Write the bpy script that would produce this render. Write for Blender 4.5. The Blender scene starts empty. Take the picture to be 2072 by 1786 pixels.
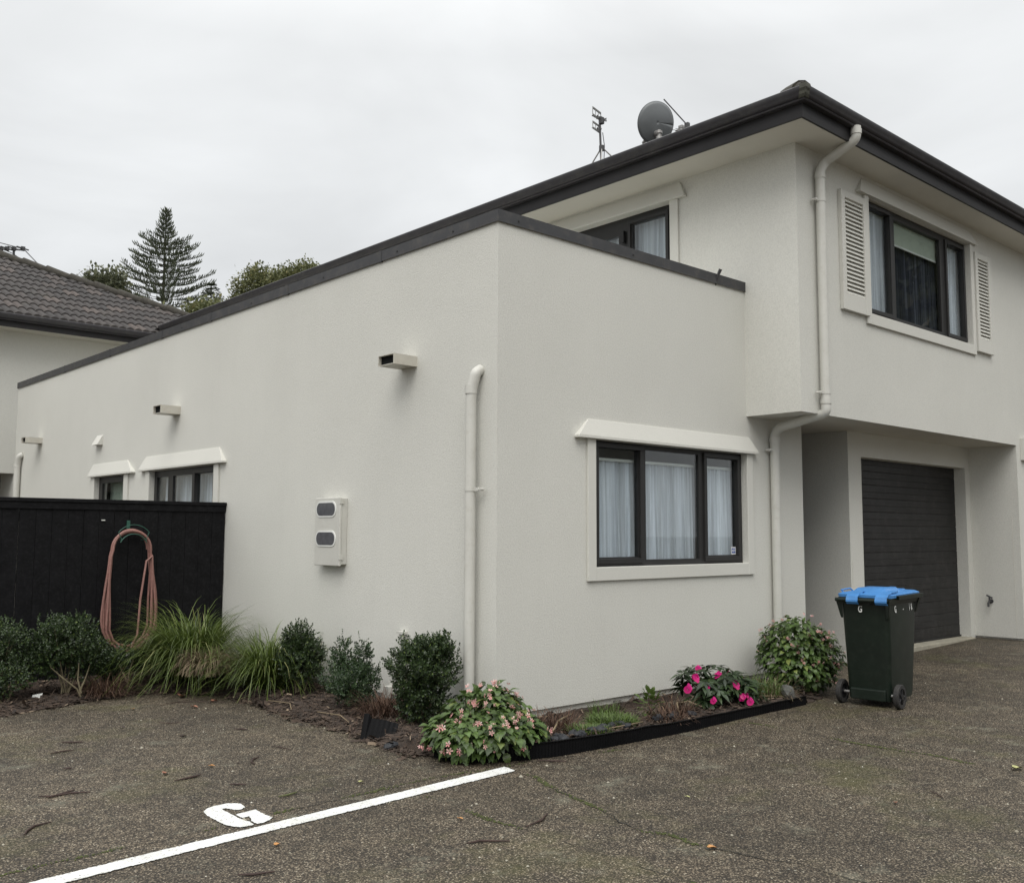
import bpy, bmesh, math, random
import numpy as np
from mathutils import Vector, Matrix, noise as mnoise

R = math.radians
random.seed(7)
rng = np.random.default_rng(11)
scene = bpy.context.scene
COL = scene.collection

# ------------------------------------------------------------------ camera
CAM = Vector((-5.0847, -5.7577, 1.5))
PITCH, ROLL, YAW = 0.09314175, 0.00376664, 0.83225655
F_ = Vector((math.cos(YAW)*math.cos(PITCH), math.sin(YAW)*math.cos(PITCH), math.sin(PITCH)))
R_ = Vector((math.sin(YAW), -math.cos(YAW), 0))
U_ = R_.cross(F_)
c_, s_ = math.cos(ROLL), math.sin(ROLL)
R_, U_ = R_*c_ + U_*s_, U_*c_ - R_*s_
cam_data = bpy.data.cameras.new('camera')
cam = bpy.data.objects.new('camera', cam_data)
COL.objects.link(cam)
m = Matrix((R_, U_, -F_)).transposed().to_4x4()
m.translation = CAM
cam.matrix_world = m
cam_data.sensor_width = 36.0
cam_data.lens = 36.0*1989.7/2072.0
cam_data.clip_start = 0.05
cam_data.clip_end = 1000
scene.camera = cam

# ------------------------------------------------------------------ world: overcast sky
SUN_EL, SUN_AZ = R(54), R(221)      # azimuth of the sun measured from +x, counter-clockwise
world = bpy.data.worlds.new('World'); scene.world = world
world.use_nodes = True
wn, wl = world.node_tree.nodes, world.node_tree.links
wn.clear()
out = wn.new('ShaderNodeOutputWorld')
sky = wn.new('ShaderNodeTexSky'); sky.sky_type = 'NISHITA'; sky.sun_disc = False
sky.sun_elevation = SUN_EL; sky.sun_rotation = math.pi/2 - SUN_AZ
sky.dust_density = 4.0
bg1 = wn.new('ShaderNodeBackground'); bg1.inputs['Strength'].default_value = 0.05
wl.new(sky.outputs[0], bg1.inputs['Color'])
tc = wn.new('ShaderNodeTexCoord')
sep = wn.new('ShaderNodeSeparateXYZ'); wl.new(tc.outputs['Generated'], sep.inputs[0])
# a cloud deck is brighter overhead than at the horizon
ramp = wn.new('ShaderNodeValToRGB')
ramp.color_ramp.elements[0].position = 0.0; ramp.color_ramp.elements[0].color = (0.36, 0.368, 0.375, 1)
ramp.color_ramp.elements[1].position = 1.0; ramp.color_ramp.elements[1].color = (1.0, 1.0, 0.99, 1)
for p, c in ((0.25, (0.372, 0.381, 0.387)), (0.45, (0.405, 0.413, 0.417)), (0.65, (0.74, 0.745, 0.745))):
    e = ramp.color_ramp.elements.new(p); e.color = (*c, 1)
wl.new(sep.outputs['Z'], ramp.inputs[0])
# flatten the direction onto a cloud plane so clouds stretch towards the horizon
vm = wn.new('ShaderNodeMapping'); vm.inputs['Scale'].default_value = (1.0, 1.0, 2.6)
wl.new(tc.outputs['Generated'], vm.inputs[0])
nz = wn.new('ShaderNodeTexNoise'); nz.inputs['Scale'].default_value = 2.1; nz.inputs['Detail'].default_value = 6
nz.inputs['Roughness'].default_value = 0.5; nz.inputs['Distortion'].default_value = 0.6
wl.new(vm.outputs[0], nz.inputs['Vector'])
mr = wn.new('ShaderNodeMapRange'); mr.inputs['From Min'].default_value = 0.3; mr.inputs['From Max'].default_value = 0.7
mr.inputs['To Min'].default_value = 0.86; mr.inputs['To Max'].default_value = 1.12
wl.new(nz.outputs['Fac'], mr.inputs['Value'])
mul = wn.new('ShaderNodeVectorMath'); mul.operation = 'SCALE'
wl.new(ramp.outputs[0], mul.inputs[0]); wl.new(mr.outputs[0], mul.inputs['Scale'])
bg2 = wn.new('ShaderNodeBackground'); bg2.inputs['Strength'].default_value = 2.0
wl.new(mul.outputs[0], bg2.inputs['Color'])
mx = wn.new('ShaderNodeMixShader'); mx.inputs[0].default_value = 0.93
wl.new(bg1.outputs[0], mx.inputs[1]); wl.new(bg2.outputs[0], mx.inputs[2])
wl.new(mx.outputs[0], out.inputs['Surface'])

# ------------------------------------------------------------------ sun behind the cloud
sd = bpy.data.lights.new('sun', 'SUN'); sd.energy = 1.45; sd.angle = R(45); sd.color = (1.0, 0.97, 0.92)
so = bpy.data.objects.new('sun', sd); COL.objects.link(so)
sdir = Vector((math.cos(SUN_AZ)*math.cos(SUN_EL), math.sin(SUN_AZ)*math.cos(SUN_EL), math.sin(SUN_EL)))
so.rotation_euler = sdir.to_track_quat('Z', 'Y').to_euler()

scene.view_settings.view_transform = 'Standard'
scene.view_settings.look = 'None'
scene.view_settings.exposure = 0.17
scene.view_settings.gamma = 1.0

# ================================================================== materials
def new_mat(name):
    m = bpy.data.materials.new(name); m.use_nodes = True
    return m, m.node_tree.nodes, m.node_tree.links, m.node_tree.nodes['Principled BSDF']

def noise_node(n, l, coord, scale, detail=4, rough=0.55, kind='ShaderNodeTexNoise'):
    t = n.new('ShaderNodeTexNoise'); t.inputs['Scale'].default_value = scale
    t.inputs['Detail'].default_value = detail; t.inputs['Roughness'].default_value = rough
    l.new(coord, t.inputs['Vector'])
    return t

def mixc(n, l, fac, a, b, mode='MIX'):
    x = n.new('ShaderNodeMix'); x.data_type = 'RGBA'; x.blend_type = mode
    if hasattr(fac, 'is_output'): l.new(fac, x.inputs[0])
    else: x.inputs[0].default_value = fac
    for v, i in ((a, 6), (b, 7)):
        if hasattr(v, 'is_output'): l.new(v, x.inputs[i])
        else: x.inputs[i].default_value = (*v[:3], 1)
    return x.outputs[2]

def rampf(n, l, src, pts):
    r = n.new('ShaderNodeValToRGB')
    els = r.color_ramp.elements
    els[0].position, els[0].color = pts[0][0], (*pts[0][1], 1)
    els[1].position, els[1].color = pts[-1][0], (*pts[-1][1], 1)
    for p, c in pts[1:-1]:
        e = els.new(p); e.color = (*c, 1)
    l.new(src, r.inputs[0])
    return r.outputs[0]

def g3(v): return (v, v, v)

def simple(name, col, rough=0.5, var=0.12, vscale=3.0, bump=0.0, bscale=60, spec=0.5, metal=0.0, dirt=None):
    m, n, l, p = new_mat(name)
    co = n.new('ShaderNodeTexCoord').outputs['Object']
    t = noise_node(n, l, co, vscale, 6, 0.6)
    a = tuple(c*(1-var) for c in col); b = tuple(min(1, c*(1+var)) for c in col)
    c = rampf(n, l, t.outputs['Fac'], [(0.3, a), (0.7, b)])
    if dirt:
        t2 = noise_node(n, l, co, vscale*4, 8, 0.7)
        f = rampf(n, l, t2.outputs['Fac'], [(0.5, g3(0)), (0.75, g3(dirt[1]))])
        c = mixc(n, l, f, c, dirt[0])
    l.new(c, p.inputs['Base Color'])
    p.inputs['Roughness'].default_value = rough
    p.inputs['Specular IOR Level'].default_value = spec
    p.inputs['Metallic'].default_value = metal
    if bump:
        t3 = noise_node(n, l, co, bscale, 5, 0.6)
        b_ = n.new('ShaderNodeBump'); b_.inputs['Strength'].default_value = bump; b_.inputs['Distance'].default_value = 0.01
        l.new(t3.outputs['Fac'], b_.inputs['Height']); l.new(b_.outputs[0], p.inputs['Normal'])
    return m

def stucco_mat(name, col, grain=1.0, stains=0.5):
    m, n, l, p = new_mat(name)
    co = n.new('ShaderNodeTexCoord').outputs['Object']
    big = noise_node(n, l, co, 0.55, 5, 0.6)
    c = rampf(n, l, big.outputs['Fac'], [(0.3, tuple(x*0.955 for x in col)), (0.7, tuple(x*1.035 for x in col))])
    # rain streaks: noise stretched along z
    mp = n.new('ShaderNodeMapping'); mp.inputs['Scale'].default_value = (7, 7, 0.5); l.new(co, mp.inputs[0])
    st = noise_node(n, l, mp.outputs[0], 1.0, 4, 0.6)
    f = rampf(n, l, st.outputs['Fac'], [(0.55, g3(0)), (0.80, g3(0.09*stains))])
    c = mixc(n, l, f, c, tuple(x*0.6 for x in col))
    sp = noise_node(n, l, co, 78, 5, 0.9)
    f2 = rampf(n, l, sp.outputs['Fac'], [(0.36, g3(0.80)), (0.5, g3(1.0)), (0.64, g3(1.12))])
    c = mixc(n, l, 0.8*grain, c, f2, 'MULTIPLY')
    l.new(c, p.inputs['Base Color'])
    p.inputs['Roughness'].default_value = 0.9
    p.inputs['Specular IOR Level'].default_value = 0.2
    v = n.new('ShaderNodeTexVoronoi'); v.inputs['Scale'].default_value = 190; l.new(co, v.inputs['Vector'])
    bn = noise_node(n, l, co, 85, 4, 0.8)
    ad = n.new('ShaderNodeMath'); ad.operation = 'ADD'
    l.new(v.outputs['Distance'], ad.inputs[0]); l.new(bn.outputs['Fac'], ad.inputs[1])
    b_ = n.new('ShaderNodeBump'); b_.inputs['Strength'].default_value = 0.5*grain; b_.inputs['Distance'].default_value = 0.0035
    l.new(ad.outputs[0], b_.inputs['Height']); l.new(b_.outputs[0], p.inputs['Normal'])
    return m

def leaf_mat(name, c0, c1, c2, rough=0.45, trans=0.25, vein=False):
    m, n, l, p = new_mat(name)
    g = n.new('ShaderNodeNewGeometry')
    c = rampf(n, l, g.outputs['Random Per Island'], [(0.0, c0), (0.5, c1), (0.93, c1), (1.0, c2)])
    co = n.new('ShaderNodeTexCoord').outputs['Object']
    t = noise_node(n, l, co, 5, 3)
    f = rampf(n, l, t.outputs['Fac'], [(0.3, g3(0.75)), (0.7, g3(1.25))])
    c = mixc(n, l, 1.0, c, f, 'MULTIPLY')
    if vein:
        t2 = noise_node(n, l, co, 90, 3)
        f = rampf(n, l, t2.outputs['Fac'], [(0.35, g3(0.7)), (0.65, g3(1.3))])
        c = mixc(n, l, 1.0, c, f, 'MULTIPLY')
    l.new(c, p.inputs['Base Color'])
    p.inputs['Roughness'].default_value = rough
    tr = n.new('ShaderNodeBsdfTranslucent'); l.new(c, tr.inputs['Color'])
    ms = n.new('ShaderNodeMixShader'); ms.inputs[0].default_value = trans
    l.new(p.outputs[0], ms.inputs[1]); l.new(tr.outputs[0], ms.inputs[2])
    l.new(ms.outputs[0], n['Material Output'].inputs['Surface'])
    return m

def glass_mat(name, tint=(0.93, 0.955, 0.955), gain=1.5):
    m, n, l, p = new_mat(name)
    n.remove(p)
    fr = n.new('ShaderNodeLayerWeight'); fr.inputs['Blend'].default_value = 0.5
    pw = n.new('ShaderNodeMath'); pw.operation = 'POWER'; pw.inputs[1].default_value = 3.5
    l.new(fr.outputs['Facing'], pw.inputs[0])
    mu = n.new('ShaderNodeMath'); mu.operation = 'MULTIPLY_ADD'; mu.inputs[1].default_value = 0.45*gain; mu.inputs[2].default_value = 0.03*gain; mu.use_clamp = True
    l.new(pw.outputs[0], mu.inputs[0])
    tr = n.new('ShaderNodeBsdfTransparent'); tr.inputs['Color'].default_value = (*tint, 1)
    gl = n.new('ShaderNodeBsdfGlossy'); gl.inputs['Roughness'].default_value = 0.015
    co = n.new('ShaderNodeTexCoord').outputs['Object']
    t = noise_node(n, l, co, 1.3, 2)
    b_ = n.new('ShaderNodeBump'); b_.inputs['Strength'].default_value = 0.02; b_.inputs['Distance'].default_value = 0.02
    l.new(t.outputs['Fac'], b_.inputs['Height']); l.new(b_.outputs[0], gl.inputs['Normal'])
    ms = n.new('ShaderNodeMixShader')
    l.new(mu.outputs[0], ms.inputs[0]); l.new(tr.outputs[0], ms.inputs[1]); l.new(gl.outputs[0], ms.inputs[2])
    l.new(ms.outputs[0], n['Material Output'].inputs['Surface'])
    return m

def driveway_mat():
    m, n, l, p = new_mat('aggregate_concrete')
    co = n.new('ShaderNodeTexCoord').outputs['Object']
    wob = noise_node(n, l, co, 25, 2)
    v = n.new('ShaderNodeTexVoronoi'); v.inputs['Scale'].default_value = 105; l.new(co, v.inputs['Vector'])
    stone = rampf(n, l, v.outputs['Color'], [(0.0, (0.026, 0.019, 0.012)), (0.35, (0.084, 0.065, 0.044)),
                                             (0.68, (0.165, 0.134, 0.093)), (0.86, (0.28, 0.238, 0.172)), (1.0, (0.50, 0.45, 0.36))])
    grout = rampf(n, l, v.outputs['Distance'], [(0.34, g3(0)), (0.62, g3(1))])
    c = mixc(n, l, grout, stone, (0.022, 0.017, 0.011))
    # coarser pale stones
    v2 = n.new('ShaderNodeTexVoronoi'); v2.inputs['Scale'].default_value = 34; l.new(co, v2.inputs['Vector'])
    pick = rampf(n, l, v2.outputs['Color'], [(0.86, g3(0)), (0.90, g3(1))])
    near = rampf(n, l, v2.outputs['Distance'], [(0.16, g3(1)), (0.26, g3(0))])
    pm = n.new('ShaderNodeMath'); pm.operation = 'MULTIPLY'; l.new(pick, pm.inputs[0]); l.new(near, pm.inputs[1])
    c = mixc(n, l, pm.outputs[0], c, (0.30, 0.285, 0.23))
    # large worn and damp areas
    big = noise_node(n, l, co, 0.75, 8, 0.68)
    f = rampf(n, l, big.outputs['Fac'], [(0.28, g3(0.6)), (0.5, g3(1.0)), (0.72, g3(1.45))])
    c = mixc(n, l, 1.0, c, f, 'MULTIPLY')
    mid = noise_node(n, l, co, 6, 6, 0.7)
    f = rampf(n, l, mid.outputs['Fac'], [(0.3, g3(0.72)), (0.7, g3(1.28))])
    c = mixc(n, l, 1.0, c, f, 'MULTIPLY')
    # film of algae
    al = noise_node(n, l, co, 0.9, 6, 0.7)
    mp = n.new('ShaderNodeMapping'); mp.inputs['Location'].default_value = (13.3, 4.1, 0); l.new(co, mp.inputs[0]); l.new(mp.outputs[0], al.inputs['Vector'])
    f = rampf(n, l, al.outputs['Fac'], [(0.54, g3(0)), (0.72, g3(0.38))])
    c = mixc(n, l, f, c, (0.095, 0.098, 0.024))
    # pale lichen bloom
    li = noise_node(n, l, co, 2.7, 7, 0.75)
    mp2 = n.new('ShaderNodeMapping'); mp2.inputs['Location'].default_value = (3.3, 44.1, 0); l.new(co, mp2.inputs[0]); l.new(mp2.outputs[0], li.inputs['Vector'])
    f = rampf(n, l, li.outputs['Fac'], [(0.56, g3(0)), (0.76, g3(0.5))])
    c = mixc(n, l, f, c, (0.26, 0.26, 0.195))
    l.new(c, p.inputs['Base Color'])
    p.inputs['Roughness'].default_value = 0.62
    p.inputs['Specular IOR Level'].default_value = 0.35
    ad = n.new('ShaderNodeMath'); ad.operation = 'SUBTRACT'; ad.inputs[0].default_value = 1.0
    l.new(v.outputs['Distance'], ad.inputs[1])
    b_ = n.new('ShaderNodeBump'); b_.inputs['Strength'].default_value = 0.9; b_.inputs['Distance'].default_value = 0.006
    l.new(ad.outputs[0], b_.inputs['Height']); l.new(b_.outputs[0], p.inputs['Normal'])
    return m

def tile_mat():
    m, n, l, p = new_mat('concrete_roof_tile')
    co = n.new('ShaderNodeTexCoord').outputs['Object']
    at = n.new('ShaderNodeAttribute'); at.attribute_name = 'tile_tone'
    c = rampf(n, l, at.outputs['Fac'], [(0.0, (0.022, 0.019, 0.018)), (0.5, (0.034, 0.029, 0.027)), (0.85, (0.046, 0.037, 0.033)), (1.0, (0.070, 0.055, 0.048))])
    t = noise_node(n, l, co, 9, 6, 0.7)
    f = rampf(n, l, t.outputs['Fac'], [(0.3, g3(0.65)), (0.7, g3(1.3))])
    c = mixc(n, l, 1.0, c, f, 'MULTIPLY')
    g = noise_node(n, l, co, 2.2, 6, 0.7)
    f = rampf(n, l, g.outputs['Fac'], [(0.55, g3(0)), (0.8, g3(0.4))])
    c = mixc(n, l, f, c, (0.11, 0.105, 0.085))
    l.new(c, p.inputs['Base Color']); p.inputs['Roughness'].default_value = 0.8
    return m

M = {}
M['stucco'] = stucco_mat('painted_stucco', (0.615, 0.611, 0.566))
M['plinth'] = stucco_mat('painted_plinth', (0.60, 0.585, 0.53), stains=1.6)
M['plain_wall'] = stucco_mat('neighbour_stucco', (0.615, 0.611, 0.566))
M['trim'] = stucco_mat('painted_trim', (0.595, 0.590, 0.545), grain=0.35, stains=0.25)
M['soffit'] = simple('painted_soffit', (0.60, 0.58, 0.52), 0.7, 0.05, 1.2)
M['pipe'] = simple('painted_pipe', (0.555, 0.55, 0.508), 0.42, 0.05, 4, dirt=((0.33, 0.31, 0.25), 0.35))
M['metal_box'] = simple('painted_metal_box', (0.56, 0.555, 0.513), 0.4, 0.04, 6, dirt=((0.36, 0.34, 0.28), 0.3))
M['scupper'] = simple('painted_scupper', (0.50, 0.48, 0.42), 0.45, 0.07, 6, dirt=((0.3, 0.24, 0.18), 0.4))
M['inner_dark'] = simple('dark_inside', (0.008, 0.009, 0.009), 0.8, spec=0.1)
M['cap'] = simple('grey_cap_flashing', (0.047, 0.0475, 0.050), 0.45, 0.15, 2.5, dirt=((0.16, 0.14, 0.11), 0.35))
M['gutter'] = simple('charcoal_gutter', (0.040, 0.038, 0.042), 0.38, 0.16, 2.0, dirt=((0.11, 0.11, 0.09), 0.3))
M['fascia'] = simple('charcoal_fascia_board', (0.022, 0.021, 0.022), 0.5, 0.2, 2.0)
M['moss'] = simple('gutter_moss', (0.075, 0.075, 0.06), 0.95, 0.4, 25, bump=0.6)
M['frame'] = simple('dark_window_frame', (0.026, 0.0255, 0.025), 0.42, 0.12, 5)
M['seal'] = simple('black_rubber_seal', (0.012, 0.012, 0.012), 0.6)
M['glass'] = glass_mat('window_glass')
M['upper_glass'] = glass_mat('dusty_window_glass', (0.90, 0.92, 0.92), 0.9)
M['sheer'] = simple('sheer_white_curtain', (0.70, 0.72, 0.77), 0.9, 0.08, 4)
def fabric(name, col, lo, hi, sc):
    m, n, l, p = new_mat(name)
    co = n.new('ShaderNodeTexCoord').outputs['Object']
    mp = n.new('ShaderNodeMapping'); mp.inputs['Scale'].default_value = (sc, sc, 0.35); l.new(co, mp.inputs[0])
    t = noise_node(n, l, mp.outputs[0], 1.0, 5, 0.75)
    c = rampf(n, l, t.outputs['Fac'], [(0.36, tuple(min(1, x*lo) for x in col)), (0.52, col), (0.64, tuple(min(1, x*hi) for x in col))])
    l.new(c, p.inputs['Base Color']); p.inputs['Roughness'].default_value = 0.95; p.inputs['Specular IOR Level'].default_value = 0.1
    return m
M['sheer'] = fabric('sheer_white_curtain', (0.60, 0.625, 0.68), 0.68, 1.3, 17)
M['navy'] = fabric('navy_curtain', (0.048, 0.052, 0.068), 0.4, 1.9, 22) or simple('navy_curtain', (0.045, 0.052, 0.08), 0.9, 0.25, 14)
M['blind'] = simple('sage_roller_blind', (0.45, 0.50, 0.42), 0.8, 0.04)
M['room'] = simple('dim_room', (0.34, 0.34, 0.32), 0.9)
M['garage'] = simple('garage_door_paint', (0.0185, 0.018, 0.018), 0.46, 0.3, 2.2, bump=0.12, bscale=25, dirt=((0.075, 0.07, 0.065), 0.35))
M['fence'] = simple('black_stained_boards', (0.0075, 0.0075, 0.0085), 0.62, 0.35, 8, bump=0.3, bscale=40, dirt=((0.05, 0.05, 0.05), 0.22))
M['tile'] = tile_mat()
M['ridge'] = simple('ridge_mortar', (0.038, 0.034, 0.028), 0.9, 0.3, 8, bump=0.5, bscale=30, dirt=((0.10, 0.10, 0.06), 0.6))
M['driveway'] = driveway_mat()
M['paint_line'] = None
M['hose'] = simple('faded_pink_hose', (0.27, 0.135, 0.115), 0.5, 0.16, 9, dirt=((0.5, 0.36, 0.3), 0.3))
M['hanger'] = simple('green_plastic_wire', (0.02, 0.085, 0.06), 0.5)
M['grey_plastic'] = simple('grey_plastic', (0.3, 0.3, 0.29), 0.5)
M['bin_body'] = simple('dark_green_plastic', (0.008, 0.014, 0.0095), 0.4, 0.3, 3.0, dirt=((0.024, 0.028, 0.023), 0.5))
M['bin_lid'] = simple('blue_plastic', (0.055, 0.21, 0.50), 0.45, 0.12, 5, dirt=((0.16, 0.34, 0.56), 0.35))
M['rubber'] = simple('worn_rubber', (0.030, 0.029, 0.028), 0.75, 0.3, 20, dirt=((0.10, 0.09, 0.08), 0.4))
M['hub'] = simple('black_plastic_hub', (0.012, 0.012, 0.013), 0.4)
M['white_letter'] = simple('white_vinyl', (0.72, 0.73, 0.70), 0.6)
M['soil'] = simple('bark_and_soil', (0.036, 0.025, 0.018), 0.95, 0.5, 14, bump=1.0, bscale=60, dirt=((0.10, 0.062, 0.04), 0.8))
M['edging'] = simple('black_plastic_edging', (0.004, 0.004, 0.0045), 0.6, 0.2, 20)
M['slate'] = simple('black_slate_stone', (0.022, 0.024, 0.028), 0.5, 0.35, 25, bump=0.5, bscale=50)
M['rock'] = simple('grey_rock', (0.085, 0.085, 0.08), 0.85, 0.35, 14, bump=0.9, bscale=30)
M['dish'] = simple('grey_dish_paint', (0.135, 0.145, 0.15), 0.45, 0.10, 5)
M['galv'] = simple('weathered_galvanised', (0.33, 0.33, 0.32), 0.5, 0.2, 14, metal=0.6, dirt=((0.22, 0.10, 0.06), 0.7))
M['dark_metal'] = simple('dark_aerial_metal', (0.05, 0.05, 0.052), 0.5, 0.2)
M['twig'] = simple('dark_pod', (0.036, 0.018, 0.013), 0.7, 0.35, 30)
M['green_pod'] = simple('green_pod', (0.075, 0.085, 0.025), 0.6, 0.2, 30)
M['bark'] = simple('pale_stem_bark', (0.13, 0.11, 0.065), 0.85, 0.3, 20)
M['dark_bark'] = simple('brown_trunk_bark', (0.045, 0.036, 0.028), 0.9, 0.3, 6)
M['box_leaf'] = leaf_mat('small_dark_leaf', (0.010, 0.020, 0.007), (0.045, 0.073, 0.026), (0.17, 0.22, 0.06), 0.36, 0.15)
M['box_leaf2'] = leaf_mat('small_bluish_leaf', (0.014, 0.030, 0.012), (0.050, 0.084, 0.036), (0.14, 0.19, 0.07), 0.38, 0.15)
M['grass'] = leaf_mat('tussock_blade', (0.032, 0.052, 0.010), (0.115, 0.16, 0.034), (0.36, 0.36, 0.15), 0.45, 0.3)
M['dry'] = leaf_mat('dead_tussock_blade', (0.09, 0.062, 0.038), (0.24, 0.185, 0.115), (0.38, 0.31, 0.2), 0.8, 0.2)
M['brown'] = leaf_mat('dead_fern', (0.035, 0.020, 0.013), (0.10, 0.056, 0.036), (0.22, 0.15, 0.09), 0.85, 0.1)
M['begonia'] = leaf_mat('toothed_leaf', (0.026, 0.046, 0.011), (0.078, 0.130, 0.032), (0.20, 0.24, 0.06), 0.42, 0.22, vein=True)
M['pinkpetal'] = leaf_mat('pale_pink_petal', (0.68, 0.22, 0.22), (0.80, 0.50, 0.46), (0.9, 0.85, 0.80), 0.6, 0.3)
M['impatiens'] = leaf_mat('lance_leaf', (0.012, 0.024, 0.010), (0.036, 0.062, 0.024), (0.10, 0.16, 0.04), 0.38, 0.18)
M['magenta'] = leaf_mat('magenta_petal', (0.52, 0.008, 0.14), (0.66, 0.014, 0.23), (0.75, 0.05, 0.33), 0.5, 0.3)
M['weed'] = leaf_mat('weed_leaf', (0.05, 0.08, 0.018), (0.10, 0.155, 0.035), (0.19, 0.23, 0.08), 0.5, 0.3)
M['chips'] = leaf_mat('bark_chip', (0.018, 0.013, 0.010), (0.070, 0.047, 0.033), (0.30, 0.23, 0.16), 0.85, 0.05)
M['pine'] = leaf_mat('conifer_foliage', (0.050, 0.063, 0.040), (0.10, 0.12, 0.072), (0.15, 0.16, 0.10), 0.7, 0.1)
M['canopy'] = leaf_mat('broad_tree_foliage', (0.075, 0.088, 0.038), (0.17, 0.18, 0.08), (0.34, 0.30, 0.14), 0.6, 0.25)
M['canopy2'] = leaf_mat('dull_tree_foliage', (0.06, 0.072, 0.045), (0.13, 0.14, 0.08), (0.22, 0.20, 0.13), 0.6, 0.25)
M['litter'] = leaf_mat('dry_leaf', (0.16, 0.085, 0.045), (0.30, 0.17, 0.08), (0.42, 0.3, 0.12), 0.7, 0.1)
M['mossy'] = simple('crack_moss', (0.045, 0.055, 0.012), 0.95, 0.4, 30)
M['crack'] = simple('crack_dirt', (0.010, 0.010, 0.007), 0.95, 0.3, 30)
M['blue_sticker'] = simple('blue_sticker', (0.02, 0.06, 0.30), 0.5)
M['red'] = simple('red_mark', (0.4, 0.05, 0.04), 0.5)

for _n, _v in (('fence', .12), ('edging', .1), ('fascia', .2), ('gutter', .3), ('garage', .22), ('frame', .3), ('cap', .3), ('slate', .3), ('bin_body', .35), ('rubber', .3)):
    M[_n].node_tree.nodes['Principled BSDF'].inputs['Specular IOR Level'].default_value = _v

def paint_mat():
    m, n, l, p = new_mat('worn_white_road_paint')
    co = n.new('ShaderNodeTexCoord').outputs['Object']
    t = noise_node(n, l, co, 5, 6, 0.7)
    c = rampf(n, l, t.outputs['Fac'], [(0.25, (0.50, 0.50, 0.46)), (0.6, (0.70, 0.71, 0.70))])
    t2 = noise_node(n, l, co, 85, 4, 0.7)
    f = rampf(n, l, t2.outputs['Fac'], [(0.36, g3(0.95)), (0.42, g3(0))])
    c = mixc(n, l, f, c, (0.10, 0.09, 0.07))
    l.new(c, p.inputs['Base Color']); p.inputs['Roughness'].default_value = 0.6
    b_ = n.new('ShaderNodeBump'); b_.inputs['Strength'].default_value = 0.5; b_.inputs['Distance'].default_value = 0.004
    l.new(t2.outputs['Fac'], b_.inputs['Height']); l.new(b_.outputs[0], p.inputs['Normal'])
    return m
M['paint_line'] = paint_mat()

# ================================================================== object helpers
def tag(o, label=None, cat=None, group=None, kind=None):
    if label: o['label'] = label
    if cat: o['category'] = cat
    if group: o['group'] = group
    if kind: o['kind'] = kind
    return o

def thing(name, label, cat, loc=(0, 0, 0), rz=0.0, group=None):
    o = bpy.data.objects.new(name, None); COL.objects.link(o)
    o.location = loc; o.rotation_euler = (0, 0, rz); o.empty_display_size = 0.1
    return tag(o, label, cat, group)

def root_of(o):
    while o.parent: o = o.parent
    return o

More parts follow.
